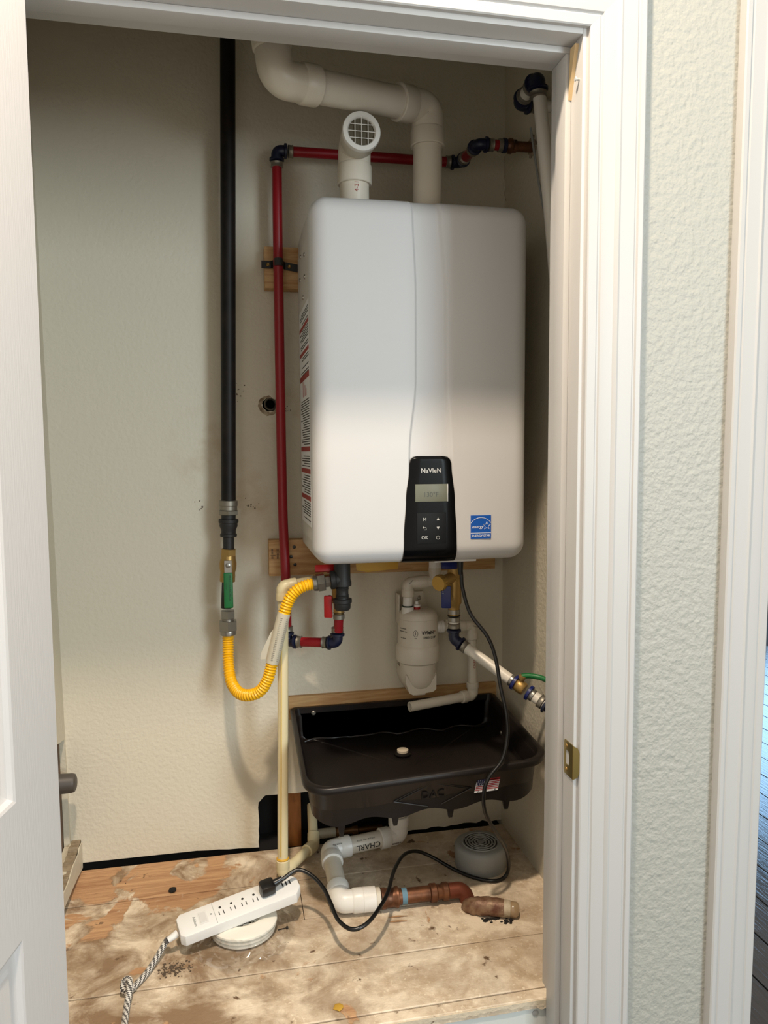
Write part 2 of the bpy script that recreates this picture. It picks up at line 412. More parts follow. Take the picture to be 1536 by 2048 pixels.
bm = nb(); box(bm, (0.121, YB+0.016, FL-0.03), (0.154, YB+0.099, 1.40), 0.001); finish('wall_stud', bm, M_pine_old, wb)
bm = nb(); box(bm, (XL-0.03, YB+0.016, FL-0.05), (XR+0.03, YB+0.099, FL-0.012)); finish('sole_plate', bm, M_dark, wb)  # wooden plate coloured near-black to paint in the shade of the floor gap
# dark stains and scuffs of the drilled hole: burnt rim and an inner metal collar
bm = nb(); lathe(bm, (0.096, YB-0.0005, 1.505), (0, 1, 0), [(0, 0.0135), (0.0008, 0.0150), (0.012, 0.0150), (0.012, 0.0105), (0.0, 0.0105)], 24, False); finish('hole_sleeve', bm, mat('sleeve', (104, 96, 82), 0.6), wb)
bm = nb(); holed(bm, [(p[0]-0.003, p[1]-0.003) for p in circ(0.093, 1.503, 0.0235, 26, 0.0025)], [circ(0.093, 1.503, 0.0172, 22, 0.001)], lambda p, t: V((p[0], YB-0.0006+t, p[1])), 0.0005); finish('hole_stain', bm, mat('burnt_rim', (120, 100, 78), 0.9, var=0.4, vscale=90, rgb2=(186, 172, 146)), wb, smooth=False)
def smear(name, cx, cz, rx, rz, m, parent, y, n=14):
    bm = nb(); pts = [(cx+rx*random.uniform(0.6, 1.1)*math.cos(2*math.pi*k/n), cz+rz*random.uniform(0.6, 1.1)*math.sin(2*math.pi*k/n)) for k in range(n)]
    plate(bm, pts, y-0.0006, y+0.0005); return finish(name, bm, m, parent, smooth=False)
M_scuff = mat('scuff', (150, 138, 118), 0.8); M_scuffd = mat('scuff_dark', (104, 92, 78), 0.85)
for cx, cz, n, sp in ((0.022, 1.535, 16, 0.028), (-0.075, 1.262, 6, 0.012), (0.045, 1.262, 10, 0.022), (0.135, 1.492, 8, 0.012)):
    for k in range(n):
        s = random.uniform(0.0009, 0.0026); smear('scuff_mark', cx+random.gauss(0, sp*0.5), cz+random.gauss(0, sp*0.6), s, s*random.uniform(0.6, 1.5), M_scuffd, wb, YB, 7)

# left wall with a cut-out showing lath, plus the torn strip of board at its foot
hole = [(1.655, 0.46), (1.808, 0.47), (1.813, 0.60), (1.810, 0.728), (1.70, 0.752), (1.65, 0.755)]
bm = nb(); holed(bm, [(YI-0.0, FL-0.05), (YB+0.013, FL-0.05), (YB+0.013, CEIL), (YI-0.0, CEIL)], [hole], lambda p, t: V((XL-t-0.0118*(p[1]-0.5), p[0], p[1])), 0.013)
wl = struct(finish('wall_left', bm, M_wall, smooth=False))
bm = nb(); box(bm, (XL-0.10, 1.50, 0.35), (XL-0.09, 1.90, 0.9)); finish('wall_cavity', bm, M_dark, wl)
M_plaster = mat('rough_plaster', (168, 162, 148), 0.95, bump=1.0, bscale=160, bdist=0.01)
bm = nb()
for k in range(11):
    z = 0.46 + k*0.028; box(bm, (XL-0.040, 1.60, z), (XL-0.022, 1.784, z+0.024), 0.006, rot=Matrix.Rotation(random.uniform(-0.04, 0.04), 3, 'X'))
finish('plaster_keys', bm, M_plaster, wl)
bm = nb()
for k in range(18):
    z = 0.455+k*0.0165; sweep(bm, [(XL-0.018, 1.64, z), (XL-0.016, 1.790, z+0.012)], 0.0012, 6); sweep(bm, [(XL-0.018, 1.64, z+0.012), (XL-0.016, 1.790, z)], 0.0012, 6)
finish('wire_lath', bm, M_steel, wl)
bm = nb(); box(bm, (XL-0.05, 1.800, 0.42), (XL-0.014, 1.812, 0.78), 0.002); finish('lath_post', bm, mat('lath_brown', (104, 84, 66), 0.8), wl)
bm = nb()
top = [(1.24, 0.470), (1.50, 0.466), (1.58, 0.469), (1.66, 0.462), (1.72, 0.470), (1.775, 0.466), (1.79, 0.474), (YB-0.001, 0.472)]
ring = [(1.24, 0.418), (1.5, 0.424), (1.63, 0.431), (1.70, 0.425), (1.76, 0.419), (1.79, 0.413), (YB-0.001, 0.410)]
pts = ring + top[::-1]
a = [bm.verts.new((XL+0.025, p[0], p[1])) for p in pts]; b_ = [bm.verts.new((XL+0.0005, p[0], p[1]+(0.004 if i >= len(ring) else 0))) for i, p in enumerate(pts)]
bm.faces.new(a); bm.faces.new(b_[::-1])
for i in range(len(pts)): bm.faces.new((a[i], b_[i], b_[(i+1) % len(pts)], a[(i+1) % len(pts)]))
bb = struct(finish('baseboard_left', bm, M_wall, smooth=False))
bm = nb()
for i in range(len(top)-1):
    (y0, z0), (y1, z1) = top[i], top[i+1]
    for k in range(6):
        t = (k+random.random())/6; yy = y0+(y1-y0)*t; zz = z0+(z1-z0)*t
        box(bm, (XL+0.002, yy-0.012, zz-0.003), (XL+0.023, yy+0.012, zz+random.uniform(0.001, 0.005)), 0.001, 1, Matrix.Rotation(random.uniform(-.3, .3), 3, 'X'))
finish('torn_gypsum_edge', bm, M_gyp, bb)

bm = nb(); box(bm, (XR, YI-0.0, FL-0.05), (XR+0.013, YB+0.12, CEIL)); wr = struct(finish('wall_right', bm, M_wall, smooth=False))
bm = nb(); box(bm, (XL-0.02, YI, CEIL), (XR+0.02, YB+0.02, CEIL+0.013)); struct(finish('ceiling', bm, M_wall, smooth=False))

# raised floor: boards over a dark bed
bm = nb(); box(bm, (XL-0.05, 1.205, FL-0.06), (XR+0.02, YB+0.10, FL-0.022)); fo = struct(finish('floor', bm, M_dark, smooth=False))
def plank(y0, y1, x0, x1, dz=0.0):
    bm = nb(); nx = 40; g = 0.0012
    rows = [(y0+g, FL-0.02), (y0+g, FL-0.0015+dz), (y0+g+0.0015, FL+dz), (y1-g-0.0015, FL+dz), (y1-g, FL-0.0015+dz), (y1-g, FL-0.02)]
    grid = []
    for i in range(nx+1):
        x = x0+(x1-x0)*i/nx; j = noise.noise(V((x*23, y0*31, 0)))*0.0012; j2 = noise.noise(V((x*23, y1*31, 5)))*0.0012
        grid.append([bm.verts.new((x, yy + (j if k < 3 else j2)*(1 if k not in (0, 5) else 1), zz)) for k, (yy, zz) in enumerate(rows)])
    for i in range(nx):
        for k in range(5): bm.faces.new((grid[i][k], grid[i+1][k], grid[i+1][k+1], grid[i][k+1]))
    bm.faces.new(grid[0]); bm.faces.new(grid[-1][::-1])
    return finish('plank', bm, M_floor, fo, 30)
plank(1.663, 1.812, XL, XR); plank(1.515, 1.663, XL, 0.13, -0.0008); plank(1.515, 1.663, 0.1315, XR)
plank(1.367, 1.515, XL, XR, 0.0005); plank(1.222, 1.367, XL, XR); plank(1.196, 1.222, XL+0.1, XJ1+0.013, -0.001)
# painted riser of the platform between the jambs
bm = nb(); box(bm, (XJ0-0.01, 1.200, 0.0), (XJ1+0.012, 1.212, FL-0.022), 0.001); rz = struct(finish('trim_1', bm, M_plat))
bm = nb(); lathe(bm, (0.517, 1.1995, 0.377), (0, -1, 0), [(0, 0.006), (0.0006, 0.006), (0.0008, 0.003)], 16); finish('screw_plug', bm, mat('plug', (150, 152, 150), 0.6), rz)
bm = nb(); n_ = 60; lo_ = [(0.16+0.395*k/n_, FL-0.010-0.010*abs(noise.noise(V((k*0.37, 2, 0))))-(0.012*sm_(0.50, 0.55, 0.16+0.395*k/n_))) for k in range(n_+1)]
plate(bm, [(0.16, FL-0.004)] + lo_ + [(XJ1+0.010, FL-0.004)], 1.1955, 1.2005)
finish('chipped_paint', bm, mat('chip_cream', (206, 192, 168), 0.8, bump=0.5, bscale=150, bdist=0.003), rz, smooth=False)

# front wall
def wallbox(bm, x0, x1, z0, z1): box(bm, (x0, YF, z0), (x1, YI, z1))
X2 = 0.90   # second doorway begins
bm = nb(); wallbox(bm, -1.6, XJ0-0.02, 0, 3.02); wallbox(bm, XJ1+0.02, 0.874, 0, 3.02); wallbox(bm, XJ0-0.02, XJ1+0.02, ZH+0.02, 3.02); wallbox(bm, 0.874, 1.95, 2.13, 3.02); wallbox(bm, 1.75, 3.6, 0, 3.02)
struct(finish('wall_front', bm, M_hallwall, smooth=False))
bm = nb(); box(bm, (-1.6, -1.2, 3.02), (3.6, YI, 3.05)); struct(finish('ceiling.001', bm, mat('ceiling_white', (235, 232, 226), 0.8), smooth=False))

# jambs with stops
bm = nb(); box(bm, (XJ1, YF, 0), (XJ1+0.019, YI, ZH+0.019), 0.0012); jr = struct(finish('trim_2', bm, M_trim))
bm = nb(); box(bm, (XJ1-0.0105, 1.158, 0), (XJ1, 1.195, ZH-0.0105), 0.0025); finish('door_stop', bm, M_trim, jr)
bm = nb(); box(bm, (XJ0, YF, ZH), (XJ1, YI, ZH+0.019), 0.0012); jh = struct(finish('trim_3', bm, M_trim))
bm = nb(); box(bm, (XJ0, 1.158, ZH-0.0105), (XJ1, 1.195, ZH), 0.0025); finish('door_stop', bm, M_trim, jh)
bm = nb(); box(bm, (XJ0-0.019, YF, 0), (XJ0, YI, ZH+0.019), 0.0012); jl = struct(finish('trim_4', bm, M_trim))
bm = nb(); box(bm, (XJ0, 1.158, 0), (XJ0+0.0105, 1.195, ZH-0.0105), 0.0025); finish('door_stop', bm, M_trim, jl)
# little wedge shim and a nail head at the top of the right jamb
bm = nb()
a = [bm.verts.new(p) for p in ((XJ1, 1.152, 2.02), (XJ1, 1.134, 2.02), (XJ1, 1.157, 1.945))]; b_ = [bm.verts.new(v.co+V((-0.006, 0, 0))) for v in a]
bm.faces.new(a); bm.faces.new(b_[::-1])
for i in range(3): bm.faces.new((a[i], b_[i], b_[(i+1) % 3], a[(i+1) % 3]))
finish('wood_shim', bm, mat('shim', (214, 186, 140), 0.7), jr, smooth=False)
bm = nb(); lathe(bm, (XJ1, 1.131, 1.965), (-1, 0, 0), [(0, 0.002), (0.006, 0.002), (0.006, 0.0035), (0.0075, 0.003)], 12); finish('bumper_pin', bm, M_print, jr)
# strike plate
sp_z0, sp_z1 = 0.845, 0.903
def strike_pt(u, v): return V((XJ1-0.0012, u, v))
sp = []
out = [(1.152, sp_z0+0.004), (1.150, sp_z0), (1.1195, sp_z0), (1.1195, sp_z1), (1.150, sp_z1), (1.152, sp_z1-0.004)]
hol = [(1.147, 0.862), (1.135, 0.862), (1.132, 0.868), (1.132, 0.882), (1.135, 0.887), (1.147, 0.887)]
bm = nb(); holed(bm, out, [hol], lambda p, t: V((XJ1-0.0016+t, p[0], p[1])), 0.0014)
lip = [(0, sp_z0), (0.007, sp_z0+0.004), (0.0105, sp_z0+0.016), (0.0115, 0.874), (0.0105, sp_z1-0.016), (0.007, sp_z1-0.004), (0, sp_z1)]
a = [bm.verts.new((XJ1-0.0016+p[0], 1.1195-0.0006-p[0]*0.35, p[1])) for p in lip]; b_ = [bm.verts.new(v.co+V((0.0004, -0.0014, 0))) for v in a]
bm.faces.new(a); bm.faces.new(b_[::-1])
for i in range(len(a)): bm.faces.new((a[i], b_[i], b_[(i+1) % len(a)], a[(i+1) % len(a)]))
st = finish('strike_plate', bm, M_brassplate, jr, smooth=False); st['label'] = 'brass strike plate with curved lip'
for z in (0.854, 0.8945):
    bm = nb(); lathe(bm, (XJ1-0.0016, 1.143, z), (-1, 0, 0), [(0, 0.0038), (0.0008, 0.0034), (0.0009, 0.0012), (0.0003, 0.001)], 14); finish('screw', bm, M_brass, st)

# casings: moulded profile, mitred at the corners
PROF = [(0, 0), (0, 0.007), (0.002, 0.0085), (0.015, 0.0095), (0.0175, 0.0080), (0.0195, 0.0080), (0.0215, 0.0105), (0.030, 0.0120), (0.042, 0.0125), (0.0445, 0.0150), (0.0480, 0.0165), (0.0515, 0.0150),
        (0.054, 0.0150), (0.074, 0.0165), (0.0765, 0.0150), (0.0785, 0.0150), (0.0805, 0.0180), (0.0875, 0.0185), (0.090, 0.0165), (0.090, 0)]
def casing(name, fn0, fn1, m=M_trim):
    bm = nb(); a = [bm.verts.new(fn0(u, v)) for u, v in PROF]; b_ = [bm.verts.new(fn1(u, v)) for u, v in PROF]
    bm.faces.new(a); bm.faces.new(b_[::-1])
    for i in range(len(a)): bm.faces.new((a[i], b_[i], b_[(i+1) % len(a)], a[(i+1) % len(a)]))
    return struct(finish(name, bm, m, None, 22))
cx1, cx0, cz = XJ1+0.0085, XJ0-0.0085, ZH+0.0085
casing('trim_5', lambda u, v: V((cx1+u, YF-v, 0)), lambda u, v: V((cx1+u, YF-v, cz+u)))
casing('trim_6', lambda u, v: V((cx0-u, YF-v, cz+u)), lambda u, v: V((cx1+u, YF-v, cz+u)))
casing('trim_7', lambda u, v: V((cx0-u, YF-v, 0)), lambda u, v: V((cx0-u, YF-v, cz+u)))
# neighbouring doorway on the right (its casing is a little out of plumb)
lean = 0.0088
casing('trim_8', lambda u, v: V((0.8875-u, YF-v, 0)), lambda u, v: V((0.8875-u+lean*2.1, YF-v, 2.1+u)))
casing('trim_9', lambda u, v: V((0.895-u, YF-v, 2.1+u)), lambda u, v: V((1.78+u, YF-v, 2.1+u)))
bm = nb(); box(bm, (0.874, YF+0.0005, 0), (0.889, YI, 2.13), 0.001); struct(finish('trim_10', bm, M_trim))
# hall floor and the room beyond the second doorway, dark boards
bm = nb(); box(bm, (-1.6, -1.2, -0.03), (6.5, 6.0, -0.004)); hf = struct(finish('floor.001', bm, M_dark, smooth=False))
k = 0; dirp = Matrix.Rotation(math.radians(0), 3, 'Z')
x = 0.95
while x < 3.6:
    bm = nb(); wdt = 0.125; y = 0.2+random.random()
    box(bm, (x+0.0015, 0.9, -0.02), (x+wdt-0.0015, 5.9, random.uniform(-0.0008, 0.0)), 0.0015, 1); finish('plank', bm, M_darkfloor, hf); x += wdt
bm = nb(); box(bm, (0.70, 6.0, 0), (6.5, 6.05, 3.02)); struct(finish('wall_far', bm, M_hallwall, smooth=False))
bm = nb(); box(bm, (6.5, YI, 0), (6.55, 6.0, 3.02)); struct(finish('wall_side', bm, M_hallwall, smooth=False))

# open door on the left, moulded panels on the face we see
hc = V((-0.249, 1.10, 0)); dd = V((-math.sin(YAW), -math.cos(YAW), 0)); dn = V((math.cos(YAW), -math.sin(YAW), 0))
DW, DT, DZ0, DZ1 = 0.80, 0.035, 0.012, 2.02
def dpt(u, z, w): return hc + dd*u + dn*w + V((0, 0, z))
def door_face(panels, w0, sgn):
    bm = nb(); outer = [(0, DZ0), (DW, DZ0), (DW, DZ1), (0, DZ1)]
    loops = [[(p[0], p[2]), (p[1], p[2]), (p[1], p[3]), (p[0], p[3])] for p in panels]
    holed(bm, outer, loops, lambda p, t: dpt(p[0], p[1], w0-t), DT)
    return bm
panels = [(0.121, 0.37, 0.955, 1.88), (0.43, 0.68, 0.955, 1.88), (0.121, 0.37, 0.16, 0.775), (0.43, 0.68, 0.16, 0.775)]
door = struct(finish('door_1', door_face(panels, 0, 1), M_door, smooth=False))
for p in panels:
    bm = nb(); prof = [(0, 0), (0.004, -0.0015), (0.008, -0.007), (0.014, -0.0095), (0.022, -0.0095), (0.026, -0.006), (0.040, -0.0035), (0.052, -0.003)]
    rings = []
    for o_, w_ in prof:
        rings.append([bm.verts.new(dpt(*q, w_)) for q in ((p[0]+o_, p[2]+o_), (p[1]-o_, p[2]+o_), (p[1]-o_, p[3]-o_), (p[0]+o_, p[3]-o_))])
    for i in range(len(rings)-1):
        for k in range(4): bm.faces.new((rings[i][k], rings[i][(k+1) % 4], rings[i+1][(k+1) % 4], rings[i+1][k]))
    bm.faces.new(rings[-1])
    bk = [bm.verts.new(dpt(*q, -DT+0.004)) for q in ((p[0], p[2]), (p[1], p[2]), (p[1], p[3]), (p[0], p[3]))]; bm.faces.new(bk[::-1])
    for k in range(4): bm.faces.new((rings[0][k], bk[k], bk[(k+1) % 4], rings[0][(k+1) % 4]))
    finish('door_panel', bm, M_door, door, 25)

# ================================================================== WATER HEATER
HX0, HX1, HZ0, HZ1, HYF = 0.157, 0.600, 1.166, 1.879, 1.447
HR = 0.034
heater = thing('water_heater', 'white wall-hung tankless water heater with black control panel', 'water heater', (0.378, 1.62, HZ0))
def lerp_tab(t, tab):
    if t <= tab[0][0]: return tab[0][1]
    for (a, x0), (b_, x1) in zip(tab, tab[1:]):
        if t <= b_:
            s = (t-a)/(b_-a); s = s*s*(3-2*s); return x0+(x1-x0)*s
    return tab[-1][1]
XLt = [(1.16, 0.345), (1.383, 0.347), (1.535, 0.3605), (1.69, 0.361), (1.88, 0.354)]
XRt = [(1.16, 0.434), (1.377, 0.432), (1.535, 0.4225), (1.69, 0.422), (1.88, 0.409)]
def sm(a, b_, x): t = min(1, max(0, (x-a)/(b_-a))); return t*t*(3-2*t)
def cover_pt(x, z):
    ix = min(max(x, HX0+HR), HX1-HR); iz = min(max(z, HZ0+HR), HZ1-HR)
    a, b_ = (x-ix)/HR, (z-iz)/HR
    u, v = a*math.sqrt(1-b_*b_/2), b_*math.sqrt(1-a*a/2); rho = min(1, math.hypot(u, v))
    if rho > 1e-6:
        sx = u/rho*math.sin(rho*math.pi/2)*HR; sz = v/rho*math.sin(rho*math.pi/2)*HR
    else: sx = sz = 0
    y = HYF + HR*(1-math.cos(rho*math.pi/2)) + 0.004*((x-0.378)/0.22)**2
    xl, xr = lerp_tab(z, XLt), lerp_tab(z, XRt)
    m = sm(xl-0.003, xl+0.003, x)*(1-sm(xr-0.005, xr+0.005, x))
    return V((ix+sx, y+0.0055*m, iz+sz))
xs = sorted(set([HX0+HR*k/10 for k in range(11)] + [HX1-HR*k/10 for k in range(11)] + [HX0+HR+(HX1-HX0-2*HR)*k/44 for k in range(45)] + [0.335+0.0011*k for k in range(100)]))
zs = sorted(set([HZ0+HR*k/10 for k in range(11)] + [HZ1-HR*k/10 for k in range(11)] + [HZ0+HR+(HZ1-HZ0-2*HR)*k/60 for k in range(61)]))
bm = nb(); g = [[bm.verts.new(cover_pt(x, z)) for z in zs] for x in xs]
for i in range(len(xs)-1):
    for k in range(len(zs)-1): bm.faces.new((g[i][k], g[i+1][k], g[i+1][k+1], g[i][k+1]))
rim = [g[i][0] for i in range(len(xs))] + [g[-1][k] for k in range(1, len(zs))] + [g[i][-1] for i in range(len(xs)-2, -1, -1)] + [g[0][k] for k in range(len(zs)-2, 0, -1)]
r1 = [bm.verts.new((v.co.x, 1.505, v.co.z)) for v in rim]
r2_ = [bm.verts.new((0.378+(v.co.x-0.378)*0.985, 1.505, (HZ0+HZ1)/2+(v.co.z-(HZ0+HZ1)/2)*0.99)) for v in rim]
n = len(rim)
for A, B in ((rim, r1), (r1, r2_)):
    for i in range(n): bm.faces.new((A[i], B[i], B[(i+1) % n], A[(i+1) % n]))
finish('front_cover', bm, M_white_enamel, heater, 60)
bm = nb(); box(bm, (HX0+0.006, 1.503, HZ0+0.008), (HX1-0.006, 1.778, HZ1-0.006), 0.010, 3); cab = finish('cabinet', bm, M_white_metal, heater)
bm = nb(); box(bm, (HX0+0.0035, 1.52, HZ0+0.04), (HX0+0.0065, 1.76, HZ1-0.05), 0.0014, 1); finish('side_panel', bm, M_white_metal, heater)
# warning label down the left side: bands, pictogram and lines of print
bm = nb(); box(bm, (HX0+0.0029, 1.535, 1.235), (HX0+0.0036, 1.735, 1.70)); lab = finish('warning_label', bm, M_labelwhite, heater, smooth=False)
for z, h in ((1.288, 0.010), (1.345, 0.010), (1.392, 0.010), (1.545, 0.012), (1.600, 0.008), (1.655, 0.008)):
    bm = nb(); box(bm, (HX0+0.0025, 1.54, z), (HX0+0.0030, 1.73, z+h)); finish('warning_band', bm, M_redink, lab, smooth=False)
bm = nb(); z = 1.245
while z < 1.69:
    if not any(a-0.004 < z < b_ for a, b_ in ((1.288, 1.298), (1.345, 1.355), (1.392, 1.402), (1.505, 1.557), (1.600, 1.608), (1.655, 1.663))):
        if random.random() > 0.12:
            y0 = 1.545; box(bm, (HX0+0.0025, y0, z), (HX0+0.0030, y0+random.uniform(0.12, 0.18), z+0.0021))
    z += 0.0052
finish('printed_lines', bm, M_ink, lab, smooth=False)
bm = nb()
for k in range(4): box(bm, (HX0+0.0025, 1.60+0.022*k, 1.51), (HX0+0.0030, 1.606+0.022*k, 1.525+0.008*k))
finish('printed_pictogram', bm, M_redink, lab, smooth=False)
for y, z in ((1.60, 1.80), (1.68, 1.815), (1.60, 1.755), (1.70, 1.77), (1.64, 1.72)):
    bm = nb(); lathe(bm, (HX0+0.0035, y, z), (-1, 0, 0), [(0, 0.005), (0.002, 0.0045), (0.003, 0.002)], 12); finish('screw', bm, M_steel, heater)
# top sockets and bottom flange
for x in (0.262, 0.417):
    bm = nb(); lathe(bm, (x, 1.57, HZ1-0.008), (0, 0, 1), [(0, 0.040), (0.012, 0.040), (0.014, 0.036), (0.018, 0.034)], 32); finish('flue_socket', bm, M_white_metal, heater)
bm = nb(); box(bm, (0.405, 1.475, HZ0-0.004), (0.495, 1.51, HZ0+0.001), 0.0015); finish('bottom_lip', bm, M_white_metal, heater)
bm = nb(); box(bm, (0.255, 1.60, HZ0-0.010), (0.285, 1.64, HZ0+0.010), 0.003); finish('bottom_tab', bm, M_white_metal, heater)
# control panel
def pan_y(z):
    z0 = HZ0-0.0015; r = HR
    return HYF-0.0035 + (r-math.sqrt(max(0, r*r-(z0+r-z)**2)) if z < z0+r else 0)
tabL = [(1.1655, 0.3335), (1.22, 0.3345), (1.293, 0.339), (1.365, 0.3470), (1.374, 0.350), (1.3785, 0.3545), (1.3805, 0.361)]
tabR = [(1.1655, 0.4445), (1.22, 0.4435), (1.293, 0.4395), (1.365, 0.4325), (1.374, 0.4295), (1.3785, 0.4250), (1.3805, 0.418)]
zz = [1.1655+0.0010*k for k in range(12)] + [1.178+0.004*k for k in range(48)] + [1.3705, 1.374, 1.3765, 1.3785, 1.3797, 1.3805]
bm = nb(); fr, bk = [], []
for z in zz:
    tl = [t for t in tabL]; xl = lerp_tab(z, tabL); xr = lerp_tab(z, tabR); y = pan_y(z)
    row = []
    for k in range(9):
        s = k/8; xx = xl+(xr-xl)*s; e = 0.0022*(sm(0.06, 0.0, s)+sm(0.94, 1.0, s)) + 0.0025*sm(1.374, 1.3805, z)
        row.append(bm.verts.new((xx, y+e, z)))
    fr.append(row); bk.append([bm.verts.new((xl, y+0.012, z)), bm.verts.new((xr, y+0.012, z))])
for i in range(len(zz)-1):
    for k in range(8): bm.faces.new((fr[i][k], fr[i][k+1], fr[i+1][k+1], fr[i+1][k]))
    bm.faces.new((fr[i][0], fr[i+1][0], bk[i+1][0], bk[i][0])); bm.faces.new((fr[i][8], bk[i][1], bk[i+1][1], fr[i+1][8]))
bm.faces.new(fr[0]+[bk[0][1], bk[0][0]]); bm.faces.new(fr[-1]+[bk[-1][1], bk[-1][0]])
panel = finish('control_panel', bm, M_black_gloss, heater, 60); panel['label'] = 'glossy black control panel'
PY = HYF-0.0035
bm = nb(); box(bm, (0.357, PY-0.0012, 1.290), (0.424, PY+0.002, 1.325), 0.0008); disp = finish('display', bm, M_lcd, panel)
bm = nb(); box(bm, (0.4235, PY-0.0016, 1.290), (0.4245, PY+0.002, 1.325), 0.0003, 1); finish('display_edge', bm, M_labelwhite, panel)
UX, UZ = (1, 0, 0), (0, 0, 1)
text('display_reading', '130\u00b0F', M_lcd_ink, panel, (0.389, PY-0.0013, 1.3040), UX, UZ, 0.0135)
bm = nb(); box(bm, (0.360, PY-0.0014, 1.206), (0.420, PY+0.002, 1.268), 0.001); finish('key_pad', bm, M_black_pad, panel)
text('brand_lettering', 'NaVIeN', M_print, panel, (0.390, PY-0.0003, 1.3515), UX, UZ, 0.0128, bold=0.0001)
KY = PY-0.0016
text('key_letter', 'M', M_print, panel, (0.376, KY, 1.2545), UX, UZ, 0.0092)
text('key_letter', 'OK', M_print, panel, (0.376, KY, 1.2180), UX, UZ, 0.0092)
def tri(name, pts):
    bm = nb(); plate(bm, pts, KY-0.0003, KY+0.0004); finish(name, bm, M_print, panel, smooth=False)
tri('key_arrow', [(0.4005, 1.2525), (0.4065, 1.2525), (0.4035, 1.2580)]); tri('key_arrow', [(0.4005, 1.2395), (0.4065, 1.2395), (0.4035, 1.2340)])
bm = nb(); W = 0.0007
for a, b_ in (((0.3725, 1.2385), (0.379, 1.2385)), ((0.379, 1.2385), (0.3795, 1.2340)), ((0.3795, 1.2340), (0.3745, 1.2340)), ((0.3722, 1.2385), (0.3745, 1.2405)), ((0.3722, 1.2385), (0.3745, 1.2365))):
    sweep(bm, [(a[0], KY, a[1]), (b_[0], KY, b_[1])], 0.0004, 6)
finish('key_back_symbol', bm, M_print, panel)
bm = nb(); sweep(bm, [(0.4035+0.0033*math.sin(t), KY, 1.2175+0.0033*math.cos(t)) for t in [0.6+(2*math.pi-1.2)*k/20 for k in range(21)]], 0.0004, 6); sweep(bm, [(0.4035, KY, 1.2185), (0.4035, KY, 1.2222)], 0.0004, 6)
finish('key_power_symbol', bm, M_print, panel)
# blue efficiency label
ey = HYF+0.0004
bm = nb(); box(bm, (0.4735, ey-0.0008, 1.2125), (0.5165, ey+0.003, 1.2600)); el = finish('efficiency_label', bm, M_blue, heater, smooth=False); el['label'] = 'square blue efficiency sticker'
ey -= 0.0009
bm = nb(); box(bm, (0.4735, ey-0.0002, 1.2235), (0.5165, ey+0.0003, 1.2245)); 
sweep(bm, [(0.495+0.0262*math.cos(t), ey, 1.2290+0.0262*math.sin(t)) for t in [math.radians(36)+math.radians(108)*k/24 for k in range(25)]], 0.0005, 6)
st_ = []
for k in range(10):
    r = 0.0085 if k % 2 == 0 else 0.0036; t = math.pi/2+k*math.pi/5; st_.append((0.5075+r*math.cos(t), ey, 1.2385+r*math.sin(t)))
sweep(bm, st_+[st_[0]], 0.0005, 6)
finish('label_arc_and_star', bm, M_labelwhite, el)
text('label_lettering', 'energy', M_labelwhite, el, (0.4885, ey, 1.2365), UX, (0.25, 0, 1), 0.0088)
text('label_lettering', 'ENERGY STAR', M_labelwhite, el, (0.495, ey, 1.2180), UX, UZ, 0.0062, bold=0.00005)

# ================================================================== VENT PIPES
RP = 0.0302
ex = thing('exhaust_vent_pipe', 'white plastic flue pipe with two elbows rising from the heater to the upper left', 'pipe', (0.417, 1.57, 1.885))
A = V((0.417, 1.57, 1.885)); B = V((0.418, 1.57, 2.102)); Cc = V((0.097, 1.425, 2.064)); D = V((0.090, 1.425, 2.50))
dl = (Cc-B).normalized(); du = V((-0.13, -0.02, 1)).normalized()
pipe('riser_pipe', ex, M_pvc, A, B-V((0, 0, 0.05)), RP, 32)
ell('elbow', ex, M_pvc, B, (0, 0, -1), dl, 0.046, RP*1.10, RP*1.19, 0.034, 32)
pipe('cross_pipe', ex, M_pvc, B+dl*0.05, Cc-dl*0.05, RP, 32)
ell('elbow', ex, M_pvc, Cc, -dl, du, 0.050, RP*1.10, RP*1.19, 0.034, 32)
pipe('riser_pipe', ex, M_pvc, Cc+du*0.06, Cc+du*0.42, RP, 32)
bi = (du-dl).normalized(); tn = (du+dl).normalized(); nn_ = (-bi*0.75+V((0, -0.66, 0))); nn_ = (nn_-tn*nn_.dot(tn)).normalized()
text('moulded_lettering', '== ====', M_ink, ex, Cc+bi*0.020+nn_*(RP*1.10+0.0006), -tn, nn_.cross(-tn), 0.0085)

it = thing('intake_vent_pipe', 'short white plastic air intake with a screened elbow facing out', 'pipe', (0.262, 1.57, 1.885))
e0 = V((0.2625, 1.57, 2.010)); df = V((0.02, -1, 0.02)).normalized()
pipe('stub_pipe', it, M_pvc, (0.262, 1.57, 1.885), (0.262, 1.57, 1.965), RP, 32)
ell('elbow', it, M_pvc, e0, (0, 0, -1), df, 0.036, RP*1.10, RP*1.18, 0.038, 32)
bm = nb(); lathe(bm, e0+df*0.070, df, [(0, 0.0375), (0.006, 0.0385), (0.0115, 0.0370), (0.012, 0.0285), (0.009, 0.0262), (0.0045, 0.0262)], 36, False); ft = finish('screen_ring', bm, M_pvc_wh, it)
bm = nb(); cc = e0+df*0.0795; sx_ = df.cross(V((0, 0, 1))).normalized(); sz_ = sx_.cross(df)
for k in range(-1, 2):
    o_ = k*0.0130; h = math.sqrt(max(0, 0.0268**2-o_*o_))
    sweep(bm, [cc+sx_*o_-sz_*h, cc+sx_*o_+sz_*h], 0.0008, 6); sweep(bm, [cc+sz_*o_-sx_*h, cc+sz_*o_+sx_*h], 0.0008, 6)
finish('screen_grid', bm, M_pvc_wh, it)
bm = nb(); lathe(bm, e0+df*0.0750, -df, [(0, 0.0260), (0.001, 0.0260)], 24); finish('dark_bore', bm, mat('bore_shade', (92, 84, 68), 0.9), it)  # dark disc paints the shade of an open bore over the elbow's solid end
